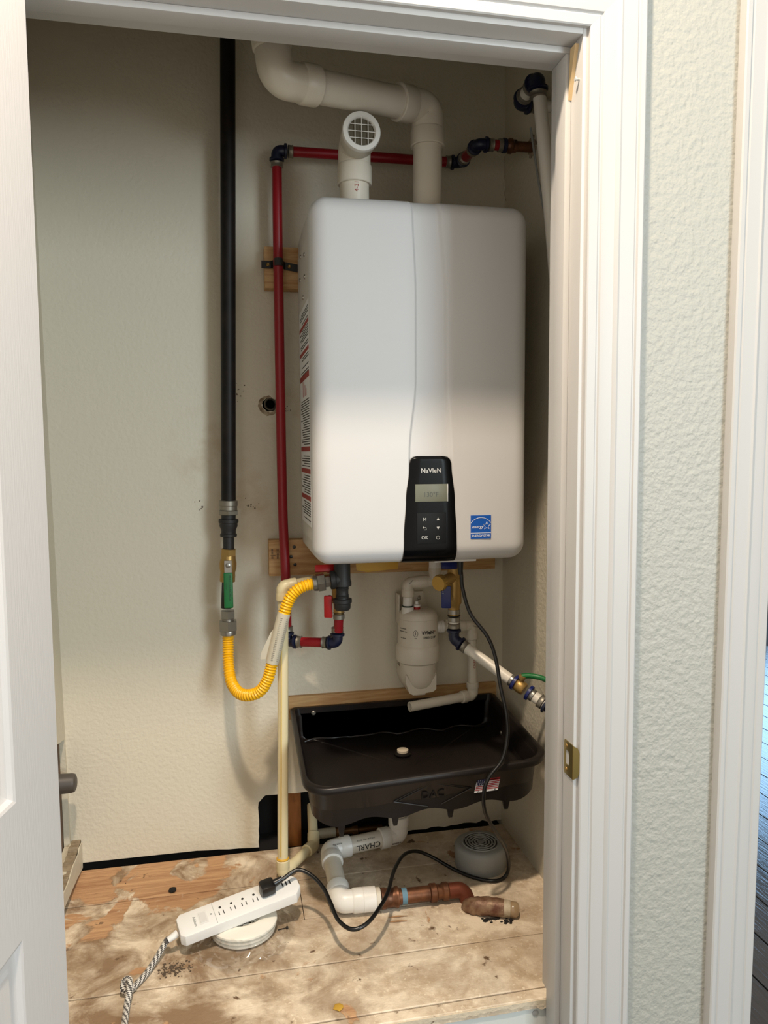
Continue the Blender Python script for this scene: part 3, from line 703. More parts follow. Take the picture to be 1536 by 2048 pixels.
text('pipe_print', '4-21', M_redink, it, (0.262, 1.57-RP-0.0002, 1.925), (0, 0, 1), (-1, 0, 0), 0.012, wrap=((0, 0, 1), RP+0.0002))

# ================================================================== GAS LINE
gas = thing('gas_supply_pipe', 'black steel gas pipe running down the back wall from the ceiling', 'pipe', (-0.007, 1.755, 1.281))
g0, g1 = V((0.020, 1.755, 2.55)), V((-0.0070, 1.755, 1.281)); gd = (g1-g0).normalized()
pipe('pipe_body', gas, M_blackpipe, g0, g1+gd*0.01, 0.0167, 28)
bm = nb(); lathe(bm, g1, gd, [(0, 0.0195), (0.001, 0.0208), (0.012, 0.0208), (0.0135, 0.0196), (0.022, 0.0196), (0.023, 0.0185)], 28); pf = finish('press_coupling', bm, M_dullsteel, gas)
bm = nb(); hexa(bm, g1+gd*0.023, gd, 0.010, 0.0238); finish('hex_collar', bm, M_dullsteel, pf, 25)
bm = nb(); lathe(bm, g1+gd*0.033, gd, [(0, 0.0165), (0.010, 0.0162)], 24); finish('thread', bm, M_iron, gas)
bm = nb(); lathe(bm, g1+gd*0.043, gd, [(0, 0.0212), (0.001, 0.0225), (0.008, 0.0225), (0.0095, 0.0205), (0.016, 0.0205), (0.025, 0.0168), (0.033, 0.0168), (0.034, 0.0190), (0.040, 0.0190), (0.041, 0.0175)], 28); finish('reducer_coupling', bm, M_iron, gas)
bm = nb(); lathe(bm, g1+gd*0.084, gd, [(0, 0.0128), (0.030, 0.0128)], 24); finish('nipple', bm, M_iron, gas)

gv = thing('gas_shutoff_valve', 'brass gas ball valve with a green lever below the black pipe', 'valve', (-0.009, 1.755, 1.168))
v0 = V((-0.0093, 1.755, 1.169)); vd = V((-0.06, 0, -1)).normalized()
bm = nb(); hexa(bm, v0, vd, 0.016, 0.0185); lathe(bm, v0+vd*0.014, vd, [(0, 0.0165), (0.008, 0.0170), (0.018, 0.0195), (0.030, 0.0195), (0.040, 0.0170), (0.050, 0.0175), (0.062, 0.0175)], 24); finish('valve_body', bm, M_brass, gv, 30)
bm = nb(); lathe(bm, v0+vd*0.034+V((0, -0.015, 0)), (0, -1, 0), [(0, 0.008), (0.013, 0.008)], 18); finish('stem', bm, M_brass, gv)
hc_ = v0+vd*0.034+V((0, -0.030, 0))
bm = nb(); box(bm, hc_+V((-0.0085, -0.0012, -0.020)), hc_+V((0.0085, 0.0012, 0.011)), 0.0005, 1); hl = finish('lever_plate', bm, M_steel, gv)
bm = nb(); lathe(bm, hc_+V((0, -0.0012, 0)), (0, -1, 0), [(0, 0.006), (0.003, 0.006), (0.004, 0.004)], 6); finish('stem_nut', bm, M_steel, gv)
bm = nb(); box(bm, hc_+V((-0.0108, -0.0035, -0.0985)), hc_+V((0.0098, 0.0045, -0.0165)), 0.0035, 3); hv = finish('green_lever_sleeve', bm, M_green, gv); hv['label'] = 'green lever sleeve'
text('lever_lettering', 'MATCO-NORCA', mat('green_dark', (4, 58, 26), 0.5), hv, hc_+V((0.0030, -0.0036, -0.052)), (0, 0, -1), (1, 0, 0), 0.0078)
text('lever_lettering', '=====', mat('green_dark', (4, 58, 26), 0.5), hv, hc_+V((-0.0055, -0.0036, -0.048)), (0, 0, -1), (1, 0, 0), 0.0045)
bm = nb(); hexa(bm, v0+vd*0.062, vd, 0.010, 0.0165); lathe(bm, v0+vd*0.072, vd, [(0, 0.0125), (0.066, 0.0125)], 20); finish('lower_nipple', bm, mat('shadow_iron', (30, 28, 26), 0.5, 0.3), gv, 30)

hose = thing('flexible_gas_hose', 'yellow corrugated gas connector looping in a U to the heater', 'hose', (0.028, 1.68, 0.845))
h0 = V((-0.0145, 1.755, 1.0255))
bm = nb(); hexa(bm, h0, (0, 0, -1), 0.019, 0.0172); lathe(bm, h0-V((0, 0, 0.019)), (0, 0, -1), [(0, 0.0135), (0.005, 0.0135)], 20); finish('hex_adapter', bm, M_steel, hose, 25)
bm = nb(); hexa(bm, h0-V((0, 0, 0.024)), (0, 0, -1), 0.023, 0.0222); lathe(bm, h0-V((0, 0, 0.047)), (0, 0, -1), [(0, 0.018), (0.002, 0.0185), (0.010, 0.0180), (0.012, 0.014)], 24); finish('flare_nut', bm, M_steel, hose, 25)
HP = [(-0.0150, 1.755, 0.972), (-0.0155, 1.755, 0.945), (-0.0155, 1.743, 0.906), (-0.0105, 1.718, 0.868), (0.006, 1.69, 0.849), (0.028, 1.668, 0.849), (0.053, 1.656, 0.861), (0.070, 1.651, 0.889), (0.080, 1.650, 0.925), (0.091, 1.645, 0.970),
      (0.099, 1.640, 1.005), (0.108, 1.636, 1.039), (0.120, 1.634, 1.070), (0.138, 1.632, 1.090), (0.156, 1.631, 1.098), (0.177, 1.63, 1.102)]
P = spline(HP, 24)
# resample evenly, then corrugate
acc = [0]
for a, b_ in zip(P, P[1:]): acc.append(acc[-1]+(b_-a).length)
step = 0.0011; Q = []; j = 0; s = 0
while s < acc[-1]:
    while acc[j+1] < s: j += 1
    t = (s-acc[j])/(acc[j+1]-acc[j]); Q.append(P[j].lerp(P[j+1], t)); s += step
rad = []
for i in range(len(Q)):
    s = i*step; smooth_zone = 0.0
    rad.append(0.0124 + 0.0014*math.cos(2*math.pi*s/0.0062))
bm = nb(); sweep(bm, Q, rad, 20); finish('corrugated_tube', bm, M_yellow, hose, 60)
iA = int(len(Q)*0.565); iB = int(len(Q)*0.80)
bm = nb(); sweep(bm, Q[iA:iB:4], 0.0145, 20, caps=False); tg_ = finish('paper_tag', bm, M_tagplastic, hose); tg_['label'] = 'clear printed tag wrapped around the hose'
mA, mB = Q[iA+6], Q[iB-10]; ax = (mB-mA).normalized(); sd = V((0, -1, 0)).cross(ax).normalized()
bm = nb()
for k in range(24):
    c = mA.lerp(mB, (k+0.5)/24)
    for (o_, L_) in ((-0.008, 0.006), (0.004, 0.007)):
        yy = -math.sqrt(max(0, 0.0148**2-o_*o_)); q = c+sd*o_+V((0, yy, 0)); sweep(bm, [q-sd*L_*0.5*random.uniform(0.5, 1), q+sd*L_*0.5*random.uniform(0.5, 1)], 0.00045, 5)
finish('tag_print', bm, mat('tag_grey', (120, 112, 100), 0.7), tg_)
bm = nb(); q = mA+sd*0.013
a = [bm.verts.new(p) for p in (q, q+ax*0.075, q+ax*0.060+sd*0.006, q+ax*0.012+sd*0.016, q-ax*0.004+sd*0.014)]; b_ = [bm.verts.new(v.co+V((0, 0.0004, 0))) for v in a]
bm.faces.new(a); bm.faces.new(b_[::-1])
for i in range(len(a)): bm.faces.new((a[i], b_[i], b_[(i+1) % len(a)], a[(i+1) % len(a)]))
finish('tag_flap', bm, M_tagplastic, tg_, smooth=False)
nd = V((0.97, -0.05, 0.12)).normalized(); n0 = V((0.171, 1.63, 1.1015))
bm = nb(); lathe(bm, n0, nd, [(0, 0.0145), (0.001, 0.0165), (0.008, 0.0175), (0.010, 0.0165)], 24); hexa(bm, n0+nd*0.010, nd, 0.017, 0.0200); finish('flare_nut', bm, M_steel, hose, 25)
bm = nb(); hexa(bm, n0+nd*0.027, nd, 0.012, 0.0130); finish('hex_adapter', bm, M_steel, hose, 25)

tee = thing('gas_drip_tee', 'black iron tee with nipple and cap under the heater', 'pipe fitting', (0.236, 1.63, 1.02))
t0 = V((0.236, 1.63, 1.165))
bm = nb(); lathe(bm, t0, (0, 0, -1), [(0, 0.0195), (0.004, 0.0195), (0.012, 0.0185), (0.056, 0.0185), (0.062, 0.0205), (0.070, 0.0205), (0.071, 0.0185)], 28)
lathe(bm, (0.236, 1.63, 1.109), (-1, 0.03, -0.04), [(0, 0.0175), (0.014, 0.0175), (0.017, 0.0205), (0.026, 0.0205), (0.027, 0.016)], 28); finish('tee_body', bm, M_iron, tee)
bm = nb(); lathe(bm, t0-V((0, 0, 0.071)), (0, 0, -1), [(0, 0.0145)] + [(0.001+0.0016*k, 0.0148 if k % 2 else 0.0138) for k in range(5)] + [(0.012, 0.0135), (0.018, 0.0135)] + [(0.019+0.0016*k, 0.0148 if k % 2 else 0.0138) for k in range(5)] + [(0.030, 0.0145)], 24); finish('threaded_nipple', bm, M_iron, tee)
bm = nb(); lathe(bm, t0-V((0, 0, 0.099)), (0, 0, -1), [(0, 0.0190), (0.001, 0.0210), (0.009, 0.0210), (0.011, 0.0185), (0.022, 0.0180), (0.026, 0.0150), (0.027, 0.010)], 28); finish('end_cap', bm, M_iron, tee)

# ================================================================== HOT WATER
YH = 1.757
hot = thing('hot_water_pipe', 'red hot water pipe climbing the back wall and crossing behind the vents', 'pipe', (0.116, YH, 0.943))
RX = 0.0111
c1 = V((0.2335, 1.70, 0.948)); c0 = V((0.121, 1.755, 0.944)); c2 = V((0.117, YH, 2.066)); c3 = V((0.548, YH, 2.068)); c4 = V((0.552, 1.645, 2.068)); c5 = V((XR, 1.645, 2.070))
def red(a, b_, s0=PX0, s1=PX0, r=RX, m=M_red):
    d = (b_-a).normalized(); return pipe('tube', hot, m, a+d*s0, b_-d*s1, r)
red(V((0.236, 1.69, 1.01)), c1, 0.0); pexell(hot, c1, (0, 0, 1), c0-c1); red(c1, c0); pexell(hot, c0, c1-c0, (0, 0, 1))
mid = V((0.116, YH, 1.82))
bm = nb(); sweep(bm, spline([c0+V((0, 0, PX0)), (0.1205, YH, 1.10), (0.116, YH, 1.30), mid, c2-V((0, 0, PX0))], 10), RX, 20)
finish('tube', bm, M_red, hot)
pexell(hot, c2, (0, 0, -1), (1, 0, 0)); red(c2, c3); pexell(hot, c3, (-1, 0, 0), (0, -1, 0)); red(c3, c4); pexell(hot, c4, (0, 1, 0), (1, 0, 0))
xd = (c5-c4).normalized()
pipe('tube', hot, M_red, c4+xd*0.036, c4+xd*0.050, RX)
bm = nb(); collar(bm, c4+xd*0.048, xd, 0.010, 0.0142); finish('crimp_ring', bm, M_dullsteel, hot)
bm = nb(); lathe(bm, c4+xd*0.058, xd, [(0, 0.0135), (0.001, 0.0158), (0.008, 0.0158), (0.009, 0.0135)], 24); finish('adapter', bm, M_navy, hot)
bm = nb(); lathe(bm, c4+xd*0.067, xd, [(0, 0.0125), (0.003, 0.0140), (0.006, 0.0165), (0.012, 0.0165), (0.015, 0.0140), (0.022, 0.0140), (0.023, 0.0112), (0.066, 0.0112)], 24); finish('copper_adapter', bm, M_copper, hot)
bm = nb()
for k in range(16):
    t = 2*math.pi*k/16; r = 0.0165+random.uniform(-0.003, 0.006)
    box(bm, c5+V((-0.004, r*math.cos(t)-0.003, r*math.sin(t)-0.003)), c5+V((-0.0005, r*math.cos(t)+0.004, r*math.sin(t)+0.004)), 0.001, 1, Matrix.Rotation(t, 3, 'X'))
finish('broken_plaster', bm, M_gyp, hot)

hvv = thing('hot_water_valve', 'brass isolation valve with two red handles left of the black tee', 'valve', (0.236, 1.69, 1.00))
bm = nb(); lathe(bm, (0.236, 1.69, 1.170), (0, 0, -1), [(0, 0.013), (0.05, 0.013), (0.052, 0.017), (0.066, 0.017), (0.070, 0.0145), (0.100, 0.0155), (0.125, 0.0155), (0.128, 0.0125), (0.150, 0.0125)], 22); lathe(bm, (0.228, 1.69, 1.100), (-1, -0.3, 0), [(0, 0.012), (0.04, 0.012), (0.042, 0.015), (0.05, 0.015)], 20); finish('valve_body', bm, M_brass, hvv)
bm = nb(); collar(bm, (0.236, 1.69, 1.0225), (0, 0, -1), 0.002, 0.0135); finish('seal_ring', bm, M_cord, hvv)
bm = nb(); collar(bm, (0.236, 1.69, 1.018), (0, 0, -1), 0.012, 0.0132); finish('crimp_ring', bm, M_dullsteel, hvv)
def tlever(parent, m, hub, d_out, blade_dir, L=0.044, wdt=0.013):
    hub = V(hub); d_out = V(d_out).normalized(); bd = V(blade_dir).normalized(); sd = d_out.cross(bd).normalized()
    R = Matrix((sd, bd, d_out)).transposed(); bm = nb()
    lathe(bm, hub-d_out*0.012, d_out, [(0, 0.0085), (0.013, 0.0095), (0.016, 0.0085)], 20)
    vs_ = box(bm, (-wdt/2, -0.010, -0.002), (wdt/2, L, 0.009), 0.003, 2)
    for v in vs_: v.co = hub + R @ v.co
    return finish('handle', bm, m, parent)
tlever(hvv, M_redh, (0.208, 1.652, 1.060), (-0.35, -0.9, 0), (0, 0, -1), 0.040, 0.0185)
tlever(hvv, M_redh, (0.212, 1.655, 1.130), (0, -0.8, 0.3), (-1, 0, 0.0), 0.034, 0.016)

# ================================================================== COLD WATER
cold = thing('cold_water_pipe', 'white cold water pipe from the heater past a green valve, up the right wall', 'pipe', (0.49, 1.62, 0.96))
q0 = V((0.4905, 1.62, 0.962)); q1 = V((0.662, 1.455, 0.838)); q2 = V((0.613, 1.455, 2.124)); q3 = V((0.611, 1.550, 2.118)); q4 = V((XR, 1.550, 2.118))
pipe('tube', cold, M_whitepex, (0.4905, 1.62, 1.012), q0+V((0, 0, PX0)), RX*1.04)
bm = nb(); collar(bm, (0.4905, 1.62, 1.014), (0, 0, -1), 0.011, 0.0140); finish('crimp_ring', bm, M_steel, cold)
bm = nb(); collar(bm, (0.4905, 1.62, 1.0155), (0, 0, 1), 0.003, 0.0150); finish('seal_ring', bm, M_cord, cold)
qd = (q1-q0).normalized(); pexell(cold, q0, (0, 0, 1), qd)
vq = q0.lerp(q1, 0.67)
pipe('tube', cold, M_whitepex, q0+qd*PX0, vq-qd*0.018, 0.0122); pipe('tube', cold, M_whitepex, vq+qd*0.030, q1, 0.0122)
bv = thing('green_handle_valve', 'small brass ball valve with a green lever on the sloping white pipe', 'valve', tuple(vq))
bm = nb(); lathe(bm, vq-qd*0.008, qd, [(0, 0.0125), (0.002, 0.014), (0.010, 0.0150), (0.020, 0.0140), (0.022, 0.0125)], 22); vb = finish('valve_body', bm, M_brass, bv)
for s in (-0.016, 0.022):
    bm = nb(); lathe(bm, vq+qd*s, qd, [(0, 0.0145), (0.001, 0.0172), (0.007, 0.0172), (0.008, 0.0145)], 22); finish('crimp_flange', bm, M_blueh, bv)
for s in (-0.024, 0.031):
    bm = nb(); collar(bm, vq+qd*s, qd, 0.008, 0.0138); finish('crimp_ring', bm, M_steel, bv)
up_ = V((0.12, -0.25, 1)).normalized()
bm = nb(); lathe(bm, vq+qd*0.002+up_*0.010, up_, [(0, 0.006), (0.010, 0.006), (0.010, 0.008), (0.016, 0.008), (0.017, 0.005)], 14); finish('stem_nut', bm, M_brass, bv)
bm = nb(); P_ = spline([vq+up_*0.024, vq+up_*0.025+V((0.02, -0.006, 0)), vq+up_*0.020+V((0.045, -0.020, 0)), vq+up_*0.010+V((0.066, -0.034, -0.006))], 6)
sweep(bm, P_, 0.0058, 10); finish('lever', bm, M_green, bv)
# elbow hidden behind the jamb, riser up the right wall and back into it
pexell(cold, q1, -qd, (0, 0, 1), 0.0122)
q2b = V((0.664, 1.457, 1.60))
bm = nb(); sweep(bm, spline([q1+V((0, 0, 0.03)), (0.664, 1.457, 1.2), q2b, (0.650, 1.457, 1.80), q2-V((-0.004, 0, 0.036))], 10), 0.0132, 20); finish('riser_tube', bm, M_whitepex, cold)
pexell(cold, q2, (0.02, 0, -1), q3-q2, 0.0132); 
pipe('tube', cold, M_whitepex, q2+(q3-q2).normalized()*0.03, q3-(q3-q2).normalized()*0.03, 0.0132)
pexell(cold, q3, q2-q3, (1, 0, 0), 0.0132); pipe('tube', cold, M_whitepex, q3+V((0.03, 0, 0)), q4, 0.0128)
bm = nb(); sweep(bm, spline([(0.6665, 1.62, 2.10), (0.664, 1.56, 1.95), (0.667, 1.50, 1.80), (0.672, 1.475, 1.66), (0.674, 1.47, 1.5)], 8), 0.0026, 8)
tag(finish('thin_wire', bm, M_grey), 'thin grey wire hanging down the right wall behind the white riser', 'wire')

cv = thing('cold_water_valve', 'brass isolation valve with two blue handles beneath the heater', 'valve', (0.4905, 1.62, 1.02))
bm = nb(); lathe(bm, (0.4905, 1.62, 1.168), (0, 0, -1), [(0, 0.0115), (0.030, 0.0115), (0.034, 0.0150), (0.060, 0.0150), (0.064, 0.0140), (0.068, 0.0160), (0.085, 0.0165), (0.100, 0.0170), (0.122, 0.0175), (0.126, 0.0145), (0.134, 0.0130), (0.150, 0.0130)], 24); 
sd_ = V((-0.75, -0.62, -0.12)).normalized(); s0 = V((0.488, 1.618, 1.106)); lathe(bm, s0, sd_, [(0, 0.0125), (0.036, 0.0125), (0.038, 0.0145), (0.044, 0.0145)], 24)
finish('valve_body', bm, M_brass, cv)
bm = nb()
prof = []
lathe(bm, s0+sd_*0.044, sd_, [(0, 0.0168), (0.002, 0.0175), (0.014, 0.0175), (0.016, 0.0165), (0.0162, 0.004)], 28); cp = finish('drain_cap', bm, mat('cap_brass', (186, 152, 82), 0.38, 0.7), cv)
bm = nb(); sx2, sy2 = frame(sd_)
for k in range(18):
    t = 2*math.pi*k/18; c = s0+sd_*0.046+(sx2*math.cos(t)+sy2*math.sin(t))*0.0175; sweep(bm, [c, c+sd_*0.011], 0.0012, 5)
finish('knurl', bm, mat('cap_brass', (186, 152, 82), 0.38, 0.7), cp)
bm = nb(); lathe(bm, (0.4905, 1.62, 1.031), (0, 0, -1), [(0, 0.0140), (0.010, 0.0140)], 24); finish('plated_tail', bm, M_steel, cv)
tlever(cv, M_blueh, (0.4625, 1.585, 1.083), (-0.35, -0.9, 0), (0, 0, -1), 0.040, 0.0215)
tlever(cv, M_blueh, (0.474, 1.580, 1.140), (0, -0.8, 0.3), (-1, 0, 0.05), 0.026, 0.022)
text('handle_mark', '::', M_print, cv, (0.452, 1.5755, 1.080), UX, UZ, 0.010)

# ================================================================== WOOD BLOCKS, STRAP
blk = thing('mounting_block', 'short pine block on the wall behind the red pipe and its black strap', 'wood block', (0.126, 1.80, 1.768))
bm = nb(); box(bm, (0.086, 1.782, 1.768), (0.30, YB, 1.862), 0.0015); finish('board', bm, M_pine, blk)
brd = thing('mounting_board', 'long pine board screwed to the wall below the heater', 'wood board', (0.36, 1.80, 1.09))
bm = nb(); box(bm, (0.0835, 1.782, 1.095), (0.648, YB, 1.181), 0.0015, rot=Matrix.Rotation(0.006, 3, 'Y')); finish('board', bm, M_pine, brd)
for x, z in ((0.1435, 1.165), (0.1355, 1.142), (0.145, 1.1225)):
    bm = nb(); lathe(bm, (x, 1.7822, z), (0, -1, 0), [(0, 0.0042), (0.0015, 0.0038), (0.002, 0.002)], 14); finish('screw', bm, M_cord, brd)
text('grade_stamp', '=|==\n==|=', M_ink, brd, (0.0985, 1.7812, 1.150), (0, 0, 1), (-1, 0, 0), 0.0125)
strap = thing('pipe_strap', 'black plastic strap screwed over the red pipe', 'strap', (0.116, 1.76, 1.82))
SP = [(0.079, 1.779), (0.100, 1.779), (0.1045, 1.774), (0.106, 1.755), (0.110, 1.7455), (0.1165, 1.7440), (0.123, 1.7455), (0.127, 1.755), (0.1285, 1.774), (0.133, 1.779), (0.163, 1.779)]
bm = nb(); sl = -0.10
def szz(x): return 1.8195 - max(0, x-0.125)*0.16
a = [[bm.verts.new((x, y, szz(x)+h)) for x, y in SP] for h in (-0.0085, 0.0085)]
b_ = [[bm.verts.new((x*1.0, y-0.0022, szz(x)+h)) for x, y in SP] for h in (-0.0085, 0.0085)]
for i in range(len(SP)-1):
    for g_ in (a, b_): bm.faces.new((g_[0][i], g_[0][i+1], g_[1][i+1], g_[1][i]))
    for k in (0, 1): bm.faces.new((a[k][i], a[k][i+1], b_[k][i+1], b_[k][i]))
for i in (0, -1): bm.faces.new((a[0][i], a[1][i], b_[1][i], b_[0][i]))
finish('band', bm, M_strap, strap, 40)
for x in (0.094, 0.1425):
    bm = nb(); lathe(bm, (x, 1.7768, szz(x)), (0, -1, 0), [(0, 0.0042), (0.0012, 0.0040), (0.0022, 0.0028), (0.0014, 0.0016)], 16); finish('screw', bm, M_brass, strap)
bm = nb(); 
a = [bm.verts.new(p) for p in ((0.272, 1.672, 1.170), (0.275, 1.672, 1.121), (0.30, 1.669, 1.116), (0.335, 1.668, 1.119), (0.372, 1.670, 1.121), (0.372, 1.671, 1.170))]; b_ = [bm.verts.new(v.co+V((0, 0.0006, 0))) for v in a]
bm.faces.new(a); bm.faces.new(b_[::-1])
for i in range(len(a)): bm.faces.new((a[i], b_[i], b_[(i+1) % len(a)], a[(i+1) % len(a)]))
tag(finish('caution_tag', bm, M_caution, smooth=False), 'crumpled yellow caution tag hanging under the heater beside the black tee', 'tag')

# ================================================================== CONDENSATE NEUTRALISER
neu = thing('condensate_neutralizer', 'white plastic condensate canister on a wall bracket under the heater', 'canister', (0.437, 1.745, 0.80))
NX, NY = 0.437, 1.745
bm = nb(); lathe(bm, (NX, NY, 1.010), (0, 0, -1), [(0, 0.010), (0.0005, 0.030), (0.004, 0.040), (0.010, 0.0455), (0.018, 0.0475), (0.021, 0.0480), (0.0225, 0.0472), (0.024, 0.0480), (0.085, 0.0492), (0.088, 0.0515), (0.095, 0.0532), (0.118, 0.0532), (0.126, 0.0520), (0.129, 0.0475), (0.131, 0.0450),
    (0.165, 0.0440), (0.178, 0.0415), (0.188, 0.0360), (0.196, 0.026), (0.199, 0.012)], 44); body = finish('body', bm, M_pvc, neu, 30)
bm = nb()
arc_ = [(NX+0.0385*math.cos(t), 0.872+0.0385*math.sin(t)*1.18) for t in [math.radians(-20-140*k/16) for k in range(17)]]
plate(bm, [(NX+0.037, 0.852), (NX+0.037, 0.818), (NX+0.030, 0.812), (NX-0.020, 0.806), (NX-0.030, 0.812), (NX-0.039, 0.838), (NX-0.037, 0.856)] + arc_[::-1], NY-0.034, NY+0.070)
box(bm, (NX-0.012, NY-0.02, 0.800), (NX+0.014, NY+0.02, 0.813), 0.002)
finish('cradle', bm, M_pvc, neu, smooth=False)
bm = nb(); pts = [(0.396, 1.040), (0.466, 1.040), (0.476, 0.995), (0.474, 0.975), (0.396, 0.975)]
holed(bm, pts, [[(0.4565+0.0035*math.cos(t), 1.024+0.0065*math.sin(t)) for t in [2*math.pi*k/16 for k in range(16)]]], lambda p, t: V((p[0], 1.806+t, p[1])), 0.004)
box(bm, (0.396, 1.775, 0.965), (0.400, 1.81, 1.040), 0.001); box(bm, (0.400, 1.78, 0.975), (0.472, 1.812, 0.981), 0.001)
finish('wall_bracket', bm, M_pvc, neu, smooth=False)
bm = nb(); lathe(bm, (0.4555, 1.806, 1.022), (0, -1, 0), [(0, 0.004), (0.002, 0.004), (0.003, 0.002)], 12); finish('screw', bm, M_steel, neu)
bm = nb(); lathe(bm, (NX-0.004, NY-0.006, 1.006), (0, 0, 1), [(0, 0.0085), (0.010, 0.0085)], 20); finish('red_gasket', bm, mat('gasket_red', (158, 12, 14), 0.4), neu)
bm = nb(); lathe(bm, (NX-0.004, NY-0.006, 1.016), (0, 0, 1), [(0, 0.0090), (0.005, 0.0090), (0.006, 0.0070), (0.007, 0.0045), (0.013, 0.0045), (0.014, 0.003)], 20); finish('vent_cap', bm, M_pvc_wh, neu)
fr_ = V((NX, NY-0.0493, 0.955))
text('brand_lettering', 'NaVIeN', M_ink, neu, fr_+V((0.009, 0, 0.0055)), UX, UZ, 0.0112, wrap=(UZ, 0.0493), bold=0.0003)
text('part_number', 'GXXX001212', M_ink, neu, fr_+V((0.009, 0, -0.0065)), UX, UZ, 0.0078, wrap=(UZ, 0.0493))
ang = -0.42
def around(th, dz): return V((NX+0.0493*math.sin(th), NY-0.0493*math.cos(th), 0.955+dz)), (math.cos(th), math.sin(th), 0)
p_, u_ = around(-0.35, 0.004); bm = nb(); n_ = V((math.sin(-0.35), -math.cos(-0.35), 0))
sweep(bm, [p_+V(u_)*0.0055*math.cos(t)+V((0, 0, 0.0075*math.sin(t))) for t in [2*math.pi*k/20 for k in range(21)]], 0.0004, 5); sweep(bm, [p_+V((0, 0, -0.004)), p_+V((0, 0, 0.004))], 0.0005, 5); finish('certification_mark', bm, M_ink, neu)
text('certification_text', '==', M_ink, neu, p_+V((0, 0, -0.0115)), u_, UZ, 0.0048)
for dz, s in ((0.013, '======'), (0.006, '===== =='), (-0.010, '== ===')):
    p_, u_ = around(-1.05, dz); text('side_print', s, M_ink, neu, p_, u_, UZ, 0.0058, wrap=(UZ, 0.0493))
p_, u_ = around(0.72, 0.0); text('side_print', '=', M_redink, neu, p_+V((0, 0, 0.005)), u_, UZ, 0.010); text('side_print', '==', M_ink, neu, p_+V((0, 0, -0.007)), u_, UZ, 0.006)

inl = thing('condensate_inlet_pipe', 'white plastic pipe bending from the heater down into the canister', 'pipe', (0.41, 1.735, 1.00))
RC = 0.0117
i0, i1, i2, i3 = V((0.4095, 1.735, 1.000)), V((0.4105, 1.735, 1.076)), V((0.474, 1.722, 1.080)), V((0.474, 1.72, 1.172))
bm = nb(); collar(bm, i0-V((0, 0, 0.004)), (0, 0, 1), 0.022, 0.0148); finish('socket', bm, M_pvc_wh, inl)
bm = nb(); collar(bm, i0+V((0, 0, 0.018)), (0, 0, 1), 0.003, 0.0143); finish('seal_ring', bm, mat('seal_green', (40, 62, 56), 0.5), inl)
pipe('pipe_body', inl, M_pvc_wh, i0+V((0, 0, 0.02)), i1-V((0, 0, 0.02)), RC)
ell('elbow', inl, M_pvc, i1, (0, 0, -1), i2-i1, 0.018, 0.0135, 0.0150, 0.016)
ell('elbow', inl, M_pvc, i2, i1-i2, (0, 0, 1), 0.018, 0.0135, 0.0150, 0.016)
pipe('pipe_body', inl, M_pvc_wh, i1+(i2-i1).normalized()*0.02, i2-(i2-i1).normalized()*0.02, RC); pipe('pipe_body', inl, M_pvc_wh, i2+V((0, 0, 0.02)), i3, RC*1.25)
text('moulded_lettering', '====', M_ink, inl, i1+V((0.004, -0.0150, 0.003)), V((0.7, 0, 0.7)), V((-0.7, 0, 0.7)), 0.0058)
outp = thing('condensate_outlet_pipe', 'white plastic drain pipe from the canister ending open above the black tray', 'pipe', (0.575, 1.74, 0.78))
o0, o1, o2, o3 = V((0.480, 1.74, 0.963)), V((0.573, 1.74, 0.962)), V((0.5755, 1.74, 0.786)), V((0.404, 1.695, 0.7845))
bm = nb(); lathe(bm, o0+V((0.002, 0, 0)), (1, 0, 0), [(0, 0.0135)] + [(0.004+0.002*k, 0.0150 if k % 2 else 0.0142) for k in range(6)] + [(0.018, 0.0150)], 22); finish('threaded_socket', bm, M_pvc_wh, outp)
pipe('pipe_body', outp, M_pvc, o0+V((0.015, 0, 0)), o1-V((0.02, 0, 0)), RC)
bm = nb(); collar(bm, o0+V((0.026, 0, 0)), (1, 0, 0), 0.030, 0.0165); finish('coupling', bm, M_pvc, outp)
ell('elbow', outp, M_pvc, o1, (-1, 0, 0), o2-o1, 0.018, 0.0135, 0.0152, 0.016)
pipe('drop_pipe', outp, M_pvc, o1+(o2-o1).normalized()*0.02, o2-(o2-o1).normalized()*0.02, RC)
d3 = (o3-o2).normalized(); ell('elbow', outp, M_pvc, o2, o1-o2, d3, 0.018, 0.0135, 0.0152, 0.016)
pipe('open_pipe', outp, M_pvc, o3, o2+d3*0.02, RC, 24, inner=0.0088)
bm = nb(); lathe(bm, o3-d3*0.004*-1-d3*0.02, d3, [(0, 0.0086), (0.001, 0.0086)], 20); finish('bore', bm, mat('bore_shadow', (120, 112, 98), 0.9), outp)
text('pipe_print', 'CHARL', M_redink, outp, o1.lerp(o2, 0.52)+V((0.002, -RC-0.0002, 0)), (0, 0, 1), (-1, 0, 0), 0.0085, wrap=(UZ, RC+0.0003))
text('moulded_lettering', '====', M_ink, outp, o1+V((0.004, -0.0152, 0.0)), V((0.9, 0, -0.35)), V((0.35, 0, 0.9)), 0.0058)
text('moulded_lettering', '====', M_ink, outp, o2+V((0.004, -0.0152, 0.0)), V((0.6, 0, 0.8)), V((-0.8, 0, 0.6)), 0.0058)

